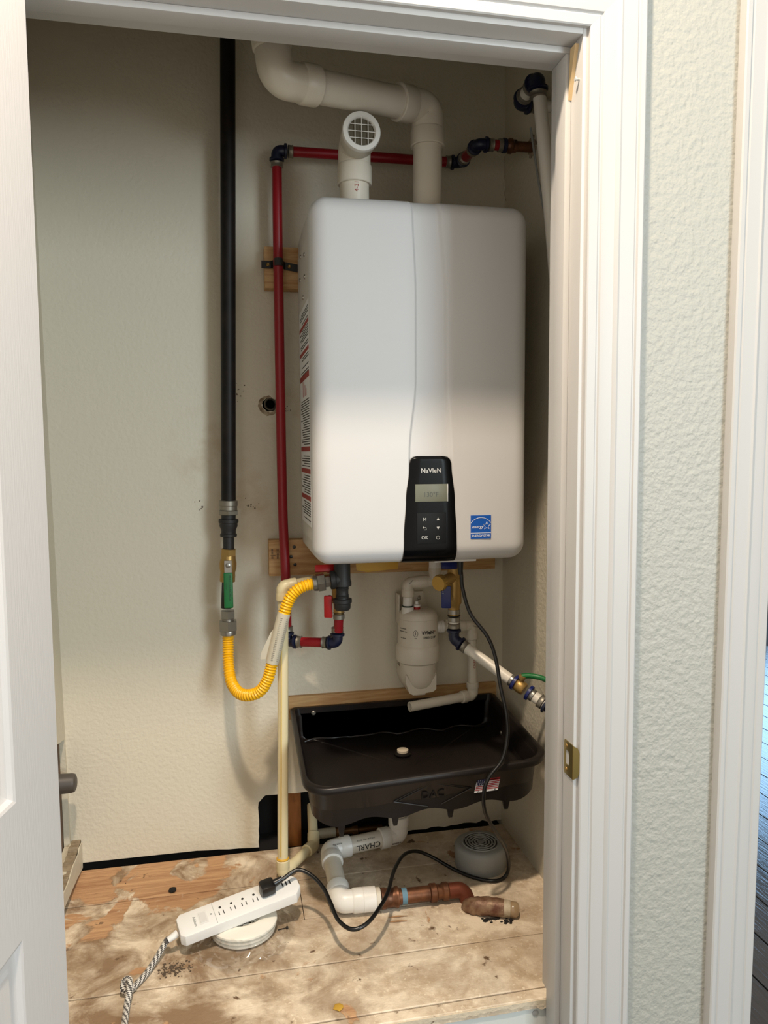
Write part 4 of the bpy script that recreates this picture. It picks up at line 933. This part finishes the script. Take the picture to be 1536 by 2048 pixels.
# ================================================================== TRAY
tray = thing('drain_tray', 'black plastic drain tray mounted on the wall below the heater', 'tray', (0.39, 1.64, 0.66))
TX0, TX1, TY0, TY1, TZ = 0.128, 0.654, 1.440, 1.806, 0.767
def tilt(p):
    s = (TY1-p.y)/(TY1-TY0); t = (p.x-TX0)/(TX1-TX0); return V((p.x, p.y, p.z - s*(0.050*(1-t)+0.026*t)))
def rr(inset, z, rf=0.055, rb=0.012, n=10, wave=0.0):
    x0, x1, y0, y1 = TX0+inset, TX1-inset, TY0+inset, TY1-min(inset, 0.012); pts = []
    rf = max(rf-inset*0.5, 0.01); rb = max(rb-inset*0.3, 0.004)
    for (cx, cy, r, a0) in ((x0+rf, y0+rf, rf, math.pi), (x1-rf, y0+rf, rf, 1.5*math.pi), (x1-rb, y1-rb, rb, 0), (x0+rb, y1-rb, rb, 0.5*math.pi)):
        for k in range(n+1):
            t = a0+math.pi/2*k/n; pts.append(V((cx+r*math.cos(t), cy+r*math.sin(t), z)))
    out = []
    for i, p in enumerate(pts):
        q = pts[(i+1) % len(pts)]; m = max(1, int((q-p).length/0.012))
        for k in range(m): out.append(p.lerp(q, k/m))
    if wave:
        for p in out: p.z += wave*math.sin((p.x-0.13)*2*math.pi/0.125+1.2) + 0.0
    return out
base = rr(0, TZ)
def remap(inset, z, wave=0.0):
    pts = []
    cx, cy = (TX0+TX1)/2, (TY0+TY1)/2; hx, hy = (TX1-TX0)/2, (TY1-TY0)/2
    for p in base:
        u, v = (p.x-cx)/hx, (p.y-cy)/hy
        x = cx+u*(hx-inset); y = cy+v*(hy-inset) if v < 0 else cy+v*(hy-min(inset, 0.010))
        pts.append(V((x, y, z + wave*math.sin((x-0.13)*2*math.pi/0.125+1.2))))
    return pts
loops = [remap(0.020, TZ-0.088, 0.0055), remap(0.017, TZ-0.020), remap(0.013, TZ-0.014), remap(0.001, TZ-0.014), remap(0, TZ-0.011), remap(0.0, TZ-0.003), remap(0.003, TZ), remap(0.010, TZ), remap(0.0125, TZ-0.003), remap(0.020, TZ-0.070), remap(0.026, TZ-0.078, 0.004), remap(0.045, TZ-0.081)]
bm = nb(); R_ = [[bm.verts.new(tilt(p)) for p in lp] for lp in loops]; n = len(base)
for A_, B_ in zip(R_, R_[1:]):
    for i in range(n): bm.faces.new((A_[i], A_[(i+1) % n], B_[(i+1) % n], B_[i]))
for idx, z in ((0, TZ-0.088), (-1, TZ-0.081)):
    cvt = bm.verts.new(tilt(V(((TX0+TX1)/2, (TY0+TY1)/2, z+(0.006 if idx == 0 else -0.003)))))
    for i in range(n): bm.faces.new((R_[idx][i], R_[idx][(i+1) % n], cvt))
finish('basin', bm, M_tray, tray, 50)
# tapered ribs under the floor
def rib(x, y, L=0.036, wd=0.011):
    bm = nb(); top_z = tilt(V((x, y, TZ-0.084))).z
    a = [bm.verts.new((x+s*wd, y+t*0.006, top_z+0.008)) for s, t in ((-1, -1), (1, -1), (1, 1), (-1, 1))]; b_ = [bm.verts.new((x+s*wd*0.35, y+t*0.003, top_z-L)) for s, t in ((-1, -1), (1, -1), (1, 1), (-1, 1))]
    bm.faces.new(a); bm.faces.new(b_[::-1])
    for i in range(4): bm.faces.new((a[i], b_[i], b_[(i+1) % 4], a[(i+1) % 4]))
    finish('rib', bm, M_tray, tray, smooth=False)
for x in (0.205, 0.318, 0.437, 0.561): rib(x, TY0+0.030, 0.030 if x > 0.21 else 0.036)
# scalloped ridge along the back edge of the tray floor
bm = nb(); sweep(bm, [tilt(V((0.16+0.46*k/80, 1.775+0.004*math.sin(k*0.4), TZ-0.074+0.006*abs(math.sin((0.46*k/80)*math.pi/0.115))))) for k in range(81)], 0.0022, 8); finish('scalloped_ridge', bm, M_tray, tray)
dr = tilt(V((0.385, 1.690, TZ-0.0815)))
bm = nb(); lathe(bm, dr, (0, 0, 1), [(0, 0.021), (0.003, 0.021), (0.005, 0.018)], 28); finish('drain_flange', bm, M_tray, tray)
bm = nb(); lathe(bm, dr+V((0, 0, 0.004)), (0, 0, 1), [(0, 0.0135), (0.006, 0.0135), (0.007, 0.012), (0.007, 0.001)], 28); finish('drain_plug', bm, mat('drain_plug', (196, 184, 164), 0.5), tray)
bm = nb(); lathe(bm, (0.185, 1.794, 0.752), (0, -1, 0), [(0, 0.006), (0.001, 0.006), (0.003, 0.004)], 16); finish('screw', bm, M_steel, tray)
bm = nb(); lathe(bm, (0.636, 1.70, 0.70), (-1, 0, 0.1), [(0, 0.005), (0.001, 0.005), (0.003, 0.003)], 16); finish('screw', bm, M_steel, tray)
# moulded diamond and letters on the front face
def tf(x, dz, off=0.0):   # point on the outer front wall, dz below the rim
    t = (dz-0.020)/0.068; ins = 0.017+0.003*t
    p = tilt(V((x, TY0+ins*1.0, TZ-dz))); return p+V((0, -0.0010-off, 0))
bm = nb()
dia = [(0.318, 0.054), (0.400, 0.025), (0.415, 0.025), (0.475, 0.048), (0.405, 0.078)]
for a, b_ in (((0.312, 0.056), (0.385, 0.027)), ((0.405, 0.027), (0.480, 0.050)), ((0.480, 0.050), (0.415, 0.076)), ((0.312, 0.056), (0.385, 0.077)), ((0.322, 0.056), (0.387, 0.031)), ((0.405, 0.031), (0.470, 0.050))):
    sweep(bm, [tf(*a), tf(*b_)], 0.0011, 6)
finish('moulded_diamond', bm, M_tray, tray)
text('moulded_lettering', 'DAC', M_tray, tray, tf(0.396, 0.052), V((1, 0, 0.045)), V((0, -0.05, 1)), 0.024, depth=0.0008)
# flag sticker
fo_ = tf(0.515, 0.047, 0.0006); fx = V((1, 0, 0.045)).normalized(); fz = V((0.22, 0, 1)).normalized()
def fq(bm, u0, u1, v0, v1, off):
    a = [bm.verts.new(fo_+fx*u+fz*v+V((0, -off, 0))) for u, v in ((u0, v0), (u1, v0), (u1, v1), (u0, v1))]; b_ = [bm.verts.new(v.co+V((0, 0.0004, 0))) for v in a]
    bm.faces.new(a); bm.faces.new(b_[::-1])
    for i in range(4): bm.faces.new((a[i], b_[i], b_[(i+1) % 4], a[(i+1) % 4]))
bm = nb(); fq(bm, -0.026, 0.026, -0.0155, 0.0135, 0); fs = finish('flag_sticker', bm, M_labelwhite, tray, smooth=False); fs['label'] = 'small flag sticker with red and white stripes'
bm = nb(); sh = 0.0235/13
for k in range(0, 13, 2):
    fq(bm, -0.0248 if k < 6 else -0.002, 0.0252, -0.0105+sh*k, -0.0105+sh*(k+0.95), 0.0006)
finish('flag_stripes', bm, mat('flag_red', (168, 30, 40), 0.5), fs, smooth=False)
bm = nb(); fq(bm, -0.0248, -0.002, -0.0105+sh*6, 0.0130, 0.0008); finish('flag_canton', bm, mat('flag_blue', (28, 32, 74), 0.5), fs, smooth=False)
bm = nb()
for i in range(5):
    for k in range(4): q = fo_+fx*(-0.0228+0.0046*i)+fz*(0.0020+0.0030*k)+V((0, -0.001, 0)); fq_ = box(bm, q-V((0.0005, 0.0002, 0.0005)), q+V((0.0005, 0.0002, 0.0005)))
finish('flag_stars', bm, M_labelwhite, fs, smooth=False)
for u, c in ((-0.019, 'U'), (0.0, 'S'), (0.019, 'A')): text('flag_lettering', c, M_ink, fs, fo_+fx*u-fz*0.0130+V((0, -0.0006, 0)), fx, fz, 0.0052)
cl = thing('tray_cleat', 'thin pine ledger strip on the wall along the back rim of the black tray', 'wood strip', (0.39, 1.81, 0.75))
bm = nb(); box(bm, (0.126, 1.807, 0.735), (0.662, YB, 0.792), 0.001); finish('strip', bm, M_pine, cl)

# ================================================================== CREAM DRAIN PIPE
cr = thing('relief_drain_pipe', 'cream plastic pipe standing on the floor left of the black tray', 'pipe', (0.096, 1.672, FL))
RQ = 0.0121
b0 = V((0.0965, 1.672, FL+0.0165)); b1 = V((0.108, 1.672, 1.086)); 
pipe('standpipe', cr, M_cream, b0+V((0, 0, 0.02)), b1-V((0, 0, 0.02)), RQ, 24)
bm = nb(); lathe(bm, b0+V((0, 0, 0.032)), (0, 0, 1), [(0, 0.0128), (0.003, 0.0150), (0.006, 0.0128)], 24); finish('glue_ring', bm, M_cream_y, cr)
bm = nb(); sweep(bm, [b0+V((-0.0045, -0.0110, 0.045)), b0.lerp(b1, 0.5)+V((-0.0045, -0.0109, 0)), b1+V((-0.0045, -0.0108, -0.04))], 0.0016, 8); finish('primer_run', bm, mat('primer_stain', (214, 182, 96), 0.4), cr)
e1 = V((0.150, 1.738, FL+0.0200)); e2 = V((0.178, 1.772, FL+0.0200))
dfa = (e2-b0); dfa.z = 0; dfa.normalize()
ell('elbow', cr, M_cream, b0, (0, 0, 1), dfa, 0.0150, 0.0148, 0.0155, 0.018)
pipe('floor_pipe', cr, M_cream, b0+dfa*0.02, e2-dfa*0.01, RQ*0.98, 22)
bm = nb(); lathe(bm, e2-dfa*0.030, dfa, [(0, 0.0122), (0.002, 0.0150), (0.004, 0.0122)], 22); finish('glue_ring', bm, M_cream_y, cr)
e3 = V((0.183, 1.812, 0.462)); ell('elbow', cr, M_cream, e2, -dfa, e3-e2, 0.0130, 0.0148, 0.0152, 0.018)
pipe('wall_pipe', cr, M_cream, e2, e3+V((0, 0.04, 0.03)), RQ, 22)
t1 = V((0.122, 1.672, 1.1005)); ell('elbow', cr, M_cream, V((0.1085, 1.672, 1.090)), (0, 0, -1), (1, 0.16, 0.12), 0.0150, 0.0152, 0.0160, 0.016)
pipe('upper_pipe', cr, M_cream, (0.120, 1.675, 1.092), (0.222, 1.692, 1.103), RQ*0.95, 22)
bm = nb(); box(bm, (0.1085, 1.6575, 1.0555), (0.1155, 1.660, 1.0585), 0.0004, 1); finish('ink_mark', bm, M_ink, cr)

wp = thing('wall_water_pipe', 'grey old pipe and valve inside the dark sawn hole in the wall', 'pipe', (0.22, 1.80, 0.437))
pipe('pipe_body', wp, mat('old_pipe', (146, 138, 118), 0.5), (0.185, 1.800, 0.440), (0.236, 1.800, 0.440), 0.0120)
bm = nb(); lathe(bm, (0.236, 1.80, 0.440), (1, 0, 0), [(0, 0.009), (0.004, 0.012), (0.012, 0.012), (0.016, 0.008), (0.04, 0.008), (0.044, 0.011), (0.056, 0.011), (0.06, 0.007), (0.12, 0.007)], 18); finish('brass_fitting', bm, mat('tarnished', (92, 66, 40), 0.35, 0.8), wp)

# ================================================================== TRAY DRAIN, COPPER
dn_ = thing('tray_drain_pipe', 'white plastic drain pipe running from under the tray across the floor', 'pipe', (0.22, 1.60, FL))
R4 = 0.0200
k0, k1, k2, k3, k4 = V((0.383, 1.722, 0.612)), V((0.381, 1.722, 0.457)), V((0.208, 1.690, 0.456)), V((0.208, 1.514, 0.435)), V((0.292, 1.512, 0.434))
pipe('drop_pipe', dn_, M_pvc, k0+V((0, 0, 0.04)), k1+V((0, 0, 0.02)), R4*0.93, 26)
def D_(a, b_): return (b_-a).normalized()
ell('elbow', dn_, M_pvc_wh, k1, (0, 0, 1), D_(k1, k2), 0.026, R4*1.14, R4*1.24, 0.024, 26)
pipe('cross_pipe', dn_, M_pvc, k1+D_(k1, k2)*0.03, k2-D_(k1, k2)*0.03, R4, 26)
ell('elbow', dn_, M_pvc_wh, k2, D_(k2, k1), D_(k2, k3), 0.026, R4*1.14, R4*1.24, 0.024, 26)
pipe('floor_pipe', dn_, M_pvc, k2+D_(k2, k3)*0.03, k3-D_(k2, k3)*0.03, R4, 26)
ell('elbow', dn_, M_pvc_wh, k3, D_(k3, k2), D_(k3, k4), 0.026, R4*1.16, R4*1.26, 0.022, 26)
bm = nb(); collar(bm, k3+D_(k3, k4)*0.047, D_(k3, k4), 0.028, R4*1.26); finish('coupling', bm, M_pvc_wh, dn_)
bm = nb(); collar(bm, k3+D_(k3, k4)*0.075, D_(k3, k4), 0.010, R4*1.10); finish('bushing', bm, M_pvc, dn_)
cm = k1.lerp(k2, 0.50); dk = D_(k2, k1)
text('pipe_print', 'CHARL', M_ink, dn_, cm+V((0, -R4, 0.000))+V((0.006, 0, 0)), -dk, (0, 0, -1), 0.019, wrap=(dk, R4), bold=0.0001)
text('pipe_print', '=== == ====', M_ink, dn_, cm+V((0, -R4*0.72, R4*0.70)), dk, V((0, 0.7, 0.7)), 0.008)
text('moulded_lettering', '=====', M_ink, dn_, k2+V((0.016, -R4*0.85, R4*1.0)), dk, V((0, 0.7, 0.7)), 0.008)
text('moulded_lettering', '=====', M_ink, dn_, k1+V((-0.010, -R4*1.28, -0.008)), dk, (0, 0, 1), 0.008)

cp_ = thing('copper_drain_pipe', 'copper pipe with couplings lying on the floor beyond the white drain elbow', 'pipe', (0.36, 1.511, FL))
m0 = V((0.294, 1.512, 0.432)); md = V((1, -0.012, -0.004)).normalized()
bm = nb(); lathe(bm, m0, md, [(0, 0.0160), (0.001, 0.0215), (0.010, 0.0215), (0.012, 0.0200), (0.030, 0.0195), (0.033, 0.0215), (0.038, 0.0215), (0.040, 0.0165), (0.050, 0.0165)], 26); finish('threaded_adapter', bm, M_copper, cp_)
bm = nb(); lathe(bm, m0+md*0.046, md, [(0, 0.0166), (0.011, 0.0166)], 26); finish('blue_tape', bm, mat('blue_tape', (92, 128, 146), 0.6), cp_)
pipe('pipe_body', cp_, M_copper, m0+md*0.045, m0+md*0.115, 0.0158, 26)
bm = nb(); lathe(bm, m0+md*0.108, md, [(0, 0.0165), (0.002, 0.0195), (0.014, 0.0195), (0.017, 0.0160), (0.026, 0.0155), (0.030, 0.0190), (0.040, 0.0190), (0.043, 0.0165)], 26); finish('coupling', bm, M_copper, cp_)
bm = nb(); sweep(bm, fillet([m0+md*0.148, m0+md*0.185, m0+md*0.188+V((0.012, -0.02, -0.045))], 0.020, 8), 0.0165, 22); finish('elbow', bm, mat('copper_dark', (112, 60, 42), 0.5, 0.6), cp_)
sb = thing('corroded_pipe_stub', 'corroded copper elbow with a white sleeve lying on the floor at the right', 'pipe fitting', (0.53, 1.44, FL))
bm = nb(); P_ = fillet([(0.482, 1.478, 0.408), (0.486, 1.462, 0.4225), (0.515, 1.448, 0.4250), (0.545, 1.436, 0.4250)], 0.02, 6); P_ = [p.lerp(q, t/4) for p, q in zip(P_, P_[1:]) for t in range(4)]+[P_[-1]]; sweep(bm, P_, 0.0182, 22)
for v in bm.verts: v.co += V((1, 0.5, 0.8))*0.0022*noise.noise(v.co*85)
finish('bent_pipe', bm, M_rust, sb)
dS = V((0.92, -0.38, 0)).normalized(); s1 = V((0.538, 1.4385, 0.4245))
bm = nb(); lathe(bm, s1, dS, [(0, 0.0165), (0.004, 0.0175), (0.020, 0.0172), (0.022, 0.0160)], 22); finish('white_sleeve', bm, mat('aged_sleeve', (196, 184, 160), 0.6, var=0.3, vscale=60, rgb2=(140, 122, 98)), sb)
bm = nb(); lathe(bm, s1+dS*0.022, dS, [(0, 0.0150), (0.002, 0.0160), (0.012, 0.0150), (0.017, 0.011), (0.018, 0.004)], 22); finish('glass_bulb_end', bm, mat('resin', (150, 128, 98), 0.2), sb)
bm = nb()
for k in range(26):
    r_ = bmesh.ops.create_icosphere(bm, subdivisions=1, radius=1.0); ss = random.uniform(0.0012, 0.0045); t_ = random.random()
    c = V((0.500+0.055*t_+random.gauss(0, 0.003), 1.432-0.018*t_+random.gauss(0, 0.004), FL+ss*0.4))
    for v in r_['verts']: v.co = V((v.co.x*ss*random.uniform(0.8, 1.8), v.co.y*ss, v.co.z*ss*0.6)) + c
finish('dark_residue', bm, M_debris, sb)

# ================================================================== GREY VENT CAP
vc = thing('grey_vent_cap', 'round grey plastic vent cap with a slotted grille on the floor in the corner', 'vent cap', (0.562, 1.637, FL))
vx, vy = 0.562, 1.637
bm = nb(); lathe(bm, (vx, vy, FL), (0, 0, 1), [(0, 0.0600), (0.004, 0.0605), (0.030, 0.0620), (0.046, 0.0620), (0.052, 0.0595), (0.055, 0.0555), (0.056, 0.0500), (0.0555, 0.001)], 48); finish('housing', bm, M_grey, vc)
bm = nb()
for r in (0.010, 0.017, 0.024, 0.031, 0.038):
    n_ = max(3, int(r/0.0075)); off = r*37
    for j in range(n_):
        a0 = 2*math.pi*j/n_+off; a1 = a0+2*math.pi/n_-0.006/r; ms = 8; inn, out_ = [], []
        for k in range(ms+1):
            t = a0+(a1-a0)*k/ms
            inn.append(bm.verts.new((vx+(r-0.0014)*math.cos(t), vy+(r-0.0014)*math.sin(t), FL+0.0563))); out_.append(bm.verts.new((vx+(r+0.0014)*math.cos(t), vy+(r+0.0014)*math.sin(t), FL+0.0563)))
        for k in range(ms): bm.faces.new((inn[k], out_[k], out_[k+1], inn[k+1]))
finish('grille_slots', bm, M_slot, vc, smooth=False)
bm = nb()
for r in (0.0135, 0.0205, 0.0275, 0.0345, 0.0425): sweep(bm, [(vx+r*math.cos(t), vy+r*math.sin(t), FL+0.0560) for t in [2*math.pi*k/48 for k in range(49)]], 0.0017, 6)
finish('grille_rings', bm, M_grey, vc)

# ================================================================== WALL PIPE STUB (left)
ws = thing('capped_pipe_stub', 'dark capped pipe stub poking out of the cut-out in the left wall', 'pipe stub', (XL, 1.755, 0.644))
bm = nb(); lathe(bm, (XL-0.06, 1.755, 0.646), (1, 0, 0), [(0, 0.0165), (0.048, 0.0165)], 24); finish('pipe_body', bm, M_cap, ws)
bm = nb(); lathe(bm, (XL-0.018, 1.755, 0.646), (1, 0, 0), [(0, 0.0215), (0.001, 0.0230), (0.010, 0.0230), (0.012, 0.0222), (0.040, 0.0215), (0.046, 0.0195), (0.049, 0.013), (0.0495, 0.002)], 28); finish('end_cap', bm, M_cap, ws)

# ================================================================== POWER STRIP
S_l, S_r = V((-0.116, 1.462, 0.450)), V((0.114, 1.522, 0.476))
su = (S_r-S_l).normalized(); sn = V((0, 0, 1)); sw = sn.cross(su).normalized(); sw = (Matrix.Rotation(math.radians(15), 3, su) @ sw).normalized(); sn = su.cross(sw)
L_ = (S_r-S_l).length+0.012; sc0 = (S_l+S_r)/2
strip = thing('power_strip', 'white power strip with a grey braided cord lying across the bagged vent', 'power strip', tuple(sc0))
SW, ST = 0.0285, 0.0130
def sp_(u, v_, h): return sc0 + su*u + sw*v_ + sn*h
def strip_outline(ins):
    hw, c = SW-ins, 0.014; hl = L_/2-ins
    return [(-hl, -hw+0.008), (-hl+0.008, -hw), (hl-c, -hw), (hl, -hw+c*1.2), (hl, hw-c*1.2), (hl-c, hw), (-hl+0.008, hw), (-hl, hw-0.008)]
bm = nb(); R_ = []
for ins, h in ((0.002, -ST), (0, -ST+0.002), (0, ST-0.003), (0.0008, ST-0.001), (0.003, ST)):
    R_.append([bm.verts.new(sp_(u, v_, h)) for u, v_ in strip_outline(ins)])
for A_, B_ in zip(R_, R_[1:]):
    for i in range(8): bm.faces.new((A_[i], A_[(i+1) % 8], B_[(i+1) % 8], B_[i]))
bm.faces.new(R_[0][::-1]); bm.faces.new(R_[-1]); finish('housing', bm, M_strip, strip, 30)
def pad(bm, u, v_, hu, hv, h0=ST-0.0003, h1=ST+0.0004):
    a = [bm.verts.new(sp_(u+s*hu, v_+t*hv, h1)) for s, t in ((-1, -1), (1, -1), (1, 1), (-1, 1))]; b_ = [bm.verts.new(sp_(u+s*hu, v_+t*hv, h0)) for s, t in ((-1, -1), (1, -1), (1, 1), (-1, 1))]
    bm.faces.new(a); bm.faces.new(b_[::-1])
    for i in range(4): bm.faces.new((a[i], b_[i], b_[(i+1) % 4], a[(i+1) % 4]))
for k in range(5):
    u = -0.040+0.0235*k
    if k == 4: u = 0.060
    bm = nb(); pad(bm, u-0.0045, -0.0045, 0.0008, 0.0042); pad(bm, u+0.0045, -0.0045, 0.0008, 0.0048)
    lathe(bm, sp_(u, 0.0085, ST-0.0003), sn, [(0, 0.0026), (0.0007, 0.0026)], 12); finish('outlet', bm, M_slot, strip, smooth=False)
for k in range(3):
    bm = nb(); pad(bm, 0.0925+0.0080*k, 0.006-0.0, 0.0014, 0.0055); finish('usb_port', bm, M_slot, strip, smooth=False)
bm = nb(); pad(bm, -0.0765, 0.0, 0.0065, 0.0115, ST-0.0003, ST+0.0012); sw_ = finish('rocker_switch', bm, mat('switch_white', (214, 213, 210), 0.35), strip, smooth=False)
bm = nb(); pad(bm, -0.0765, 0.0, 0.0090, 0.0150, ST-0.0003, ST+0.0004); finish('switch_bezel', bm, mat('bezel_white', (222, 221, 218), 0.35), strip, smooth=False)
bm = nb(); pad(bm, -0.0530, 0.0, 0.0003, SW-0.003); finish('seam_line', bm, M_grey, strip, smooth=False)
bm = nb(); lathe(bm, sp_(-0.0600, 0.001, ST-0.0003), sn, [(0, 0.0018), (0.001, 0.0018)], 12); finish('indicator_light', bm, M_grey, strip)
text('brand_lettering', 'Addtam', M_grey, strip, sp_(-0.0930, -0.002, ST+0.0002), sw*-1, su, 0.0075)
wc = [sp_(-L_/2-0.002, 0, -0.002), sp_(-L_/2-0.022, -0.004, -0.006)]
bm = nb(); sweep(bm, [wc[0], wc[1]], [0.0075, 0.0058], 16); finish('strain_relief', bm, M_strip, strip)
WC = [wc[1], (-0.146, 1.468, 0.430), (-0.160, 1.440, 0.420), (-0.177, 1.402, 0.4145), (-0.192, 1.376, 0.414), (-0.203, 1.358, 0.415), (-0.2125, 1.357, 0.420), (-0.2115, 1.366, 0.430), (-0.203, 1.362, 0.434), (-0.2005, 1.345, 0.428), (-0.202, 1.322, 0.416), (-0.201, 1.285, 0.4135), (-0.199, 1.24, 0.4135), (-0.196, 1.205, 0.4135)]
bm = nb(); sweep(bm, spline(WC, 10), 0.0058, 16, uvs=(6, 420)); finish('braided_cord', bm, M_braid, strip); 

# bagged white vent underneath
bd = thing('white_vent_disc', 'round white ridged vent cover with a mesh screen under the power strip', 'vent cover', (0.003, 1.497, FL))
dx, dy = 0.004, 1.500
bm = nb(); lathe(bm, (dx, dy, FL+0.002), (0, 0, 1), [(0, 0.050), (0.001, 0.061), (0.004, 0.0645), (0.008, 0.0640), (0.0095, 0.0605), (0.0115, 0.0605), (0.013, 0.0670), (0.017, 0.0670), (0.0185, 0.0630), (0.0205, 0.0630), (0.022, 0.0690), (0.0255, 0.0685), (0.0285, 0.0640), (0.032, 0.049), (0.0325, 0.037), (0.0295, 0.0345), (0.0295, 0.030)], 48, False); finish('flange', bm, M_offwhite, bd)
bm = nb()
for k in range(-3, 4):
    o_ = k*0.0085; h = math.sqrt(max(0, 0.031**2-o_*o_)); sweep(bm, [(dx+o_, dy-h, FL+0.031), (dx+o_, dy+h, FL+0.031)], 0.0011, 6); sweep(bm, [(dx-h, dy+o_, FL+0.031), (dx+h, dy+o_, FL+0.031)], 0.0011, 6)
finish('mesh_screen', bm, M_offwhite, bd)
bm = nb(); lathe(bm, (dx, dy, FL+0.020), (0, 0, 1), [(0, 0.033), (0.001, 0.033)], 28); finish('screen_back', bm, mat('screen_back', (118, 120, 100), 0.8), bd)
bm = nb(); na, nr = 72, 12; gr = []
for i in range(na):
    t = 2*math.pi*i/na; row = []
    reach = 0.030 + 0.022*(0.5+0.5*math.cos(t-math.radians(235))) + 0.012*noise.noise(V((math.cos(t)*2.2, math.sin(t)*2.2, 0)))
    for j in range(nr+1):
        f = j/nr; r = 0.0695 + reach*f
        x = dx+r*math.cos(t); y = dy+r*math.sin(t)
        z = FL+0.0015 + 0.022*(1-f)**2.2 + 0.0130*abs(noise.noise(V((math.cos(t)*6, math.sin(t)*6, f*2.5)))) + 0.003*abs(noise.noise(V((x*120, y*120, 4.1))))
        row.append(bm.verts.new((x, y, z)))
    gr.append(row)
for i in range(na):
    for j in range(nr): bm.faces.new((gr[i][j], gr[(i+1) % na][j], gr[(i+1) % na][j+1], gr[i][j+1]))
tag(finish('plastic_bag', bm, M_film, None, 18), 'crumpled clear plastic bag around the white vent cover', 'bag')

# ================================================================== POWER CORD
cordt = thing('appliance_power_lead', 'black power cord hanging from the heater and looping to the power strip', 'power cord', (0.477, 1.53, 1.15))
plug = sp_(0.062, 0.002, ST)
CP = [(0.477, 1.53, 1.163), (0.480, 1.53, 1.125), (0.483, 1.53, 1.095), (0.497, 1.52, 1.042), (0.528, 1.50, 0.996), (0.543, 1.49, 0.952), (0.548, 1.47, 0.892), (0.554, 1.45, 0.839), (0.552, 1.44, 0.792), (0.535, 1.426, 0.752), (0.503, 1.418, 0.720), (0.493, 1.418, 0.685), (0.500, 1.425, 0.642), (0.530, 1.45, 0.589), (0.566, 1.49, 0.530), (0.592, 1.535, 0.475),
      (0.602, 1.560, 0.430), (0.590, 1.561, 0.4125), (0.563, 1.557, 0.412), (0.525, 1.580, 0.412), (0.488, 1.612, 0.418), (0.443, 1.645, 0.436), (0.406, 1.648, 0.452), (0.368, 1.615, 0.464), (0.330, 1.540, 0.474), (0.297, 1.450, 0.482), (0.263, 1.392, 0.482), (0.234, 1.365, 0.476), (0.207, 1.364, 0.472), (0.186, 1.396, 0.474), (0.177, 1.438, 0.484), (0.167, 1.476, 0.494), (0.147, 1.505, 0.506), (0.118, 1.520, 0.514)]
hd = plug+sn*0.016+su*0.016
bm = nb(); sweep(bm, spline(CP+[tuple(hd+su*0.012+sn*0.002)], 8), 0.0041, 14); finish('cable', bm, M_cord, cordt)
bm = nb(); lathe(bm, (0.477, 1.53, 1.168), (0.02, 0, -1), [(0, 0.012), (0.006, 0.012), (0.008, 0.0075), (0.030, 0.0060), (0.042, 0.0045)], 18); finish('strain_relief', bm, M_cord, cordt)
bm = nb(); vs_ = box(bm, (-0.019, -0.0145, 0.0008), (0.012, 0.0145, 0.025), 0.007, 2)
R3 = Matrix((su, sw, sn)).transposed()
for v in bm.verts: v.co = plug + R3 @ v.co
k_ = len(bm.verts); sweep(bm, [plug+su*0.006+sn*0.015, plug+su*0.030+sn*0.021], [0.0090, 0.0055], 14); finish('plug', bm, M_cord, cordt)

# ================================================================== DEBRIS
def crumb(name, x, y, s, m, label, h=None):
    bm = nb(); bmesh.ops.create_icosphere(bm, subdivisions=2, radius=s)
    for v in bm.verts:
        v.co *= 1+0.35*noise.noise(v.co*260+V((x*40, y*40, 0))); v.co.z *= h or 0.6; v.co += V((x, y, FL+s*(h or 0.6)*0.8))
    return tag(finish(name, bm, m, None, 30), label, 'debris')
crumb('dark_chip', -0.150, 1.677, 0.0085, M_debris, 'small black chip lying on the bare timber at the left')
bm = nb()
for k in range(150):
    r_ = bmesh.ops.create_icosphere(bm, subdivisions=1, radius=1.0); ss = random.uniform(0.0006, 0.0030)
    c = V((-0.132+random.gauss(0, 0.017), 1.412+random.gauss(0, 0.010), FL+ss*0.35))
    for v in r_['verts']: v.co = V((v.co.x*ss*random.uniform(0.7, 1.3), v.co.y*ss*random.uniform(0.7, 1.3), v.co.z*ss*0.5)) + c
o_ = tag(finish('dark_rubble', bm, mat('rubble', (84, 70, 56), 0.95), None, 30), 'scatter of dark crumbs on the floor beside the braided cord', 'rubble'); o_['kind'] = 'stuff'
crumb('yellow_blob', 0.165, 1.248, 0.009, mat('mustard', (186, 146, 50), 0.7), 'mustard yellow blob of dried glue near the front edge', 0.25)
crumb('teal_scrap', 0.035, 1.222, 0.006, mat('teal', (42, 92, 104), 0.6), 'tiny teal scrap at the front edge of the floor', 0.7)
bm = nb(); sweep(bm, [(0.073, 1.487, FL+0.002), (0.090, 1.489, FL+0.003)], 0.0009, 6); lathe(bm, (0.090, 1.489, FL+0.003), (1, 0, 0), [(0, 0.002), (0.001, 0.0032), (0.004, 0.0030), (0.005, 0.0012)], 10)
tag(finish('black_pin', bm, M_debris), 'black headed pin on the floor right of the bagged vent', 'pin')
for i, (x, y, a, L_2) in enumerate(((0.325, 1.478, -0.06, 0.020), (0.322, 1.462, -0.10, 0.018))):
    bm = nb(); sweep(bm, [(x-L_2*math.cos(a), y-L_2*math.sin(a), FL+0.002), (x, y, FL+0.003), (x+L_2*math.cos(a), y+L_2*math.sin(a), FL+0.002)], [0.0006, 0.0017, 0.0006], 6)
    tag(finish('wood_splinter', bm, M_splinter), ('farther' if i == 0 else 'nearer')+' of two wood splinters on the floor in front of the copper pipe', 'splinter', 'wood splinters')
bm = nb(); sweep(bm, spline([(0.62, 1.660, 2.052), (0.622, 1.661, 2.02), (0.620, 1.662, 1.985), (0.626, 1.662, 1.955)], 6), 0.0006, 5)
tag(finish('loose_thread', bm, M_gyp), 'loose thread dangling from the red pipe near the right wall', 'thread')
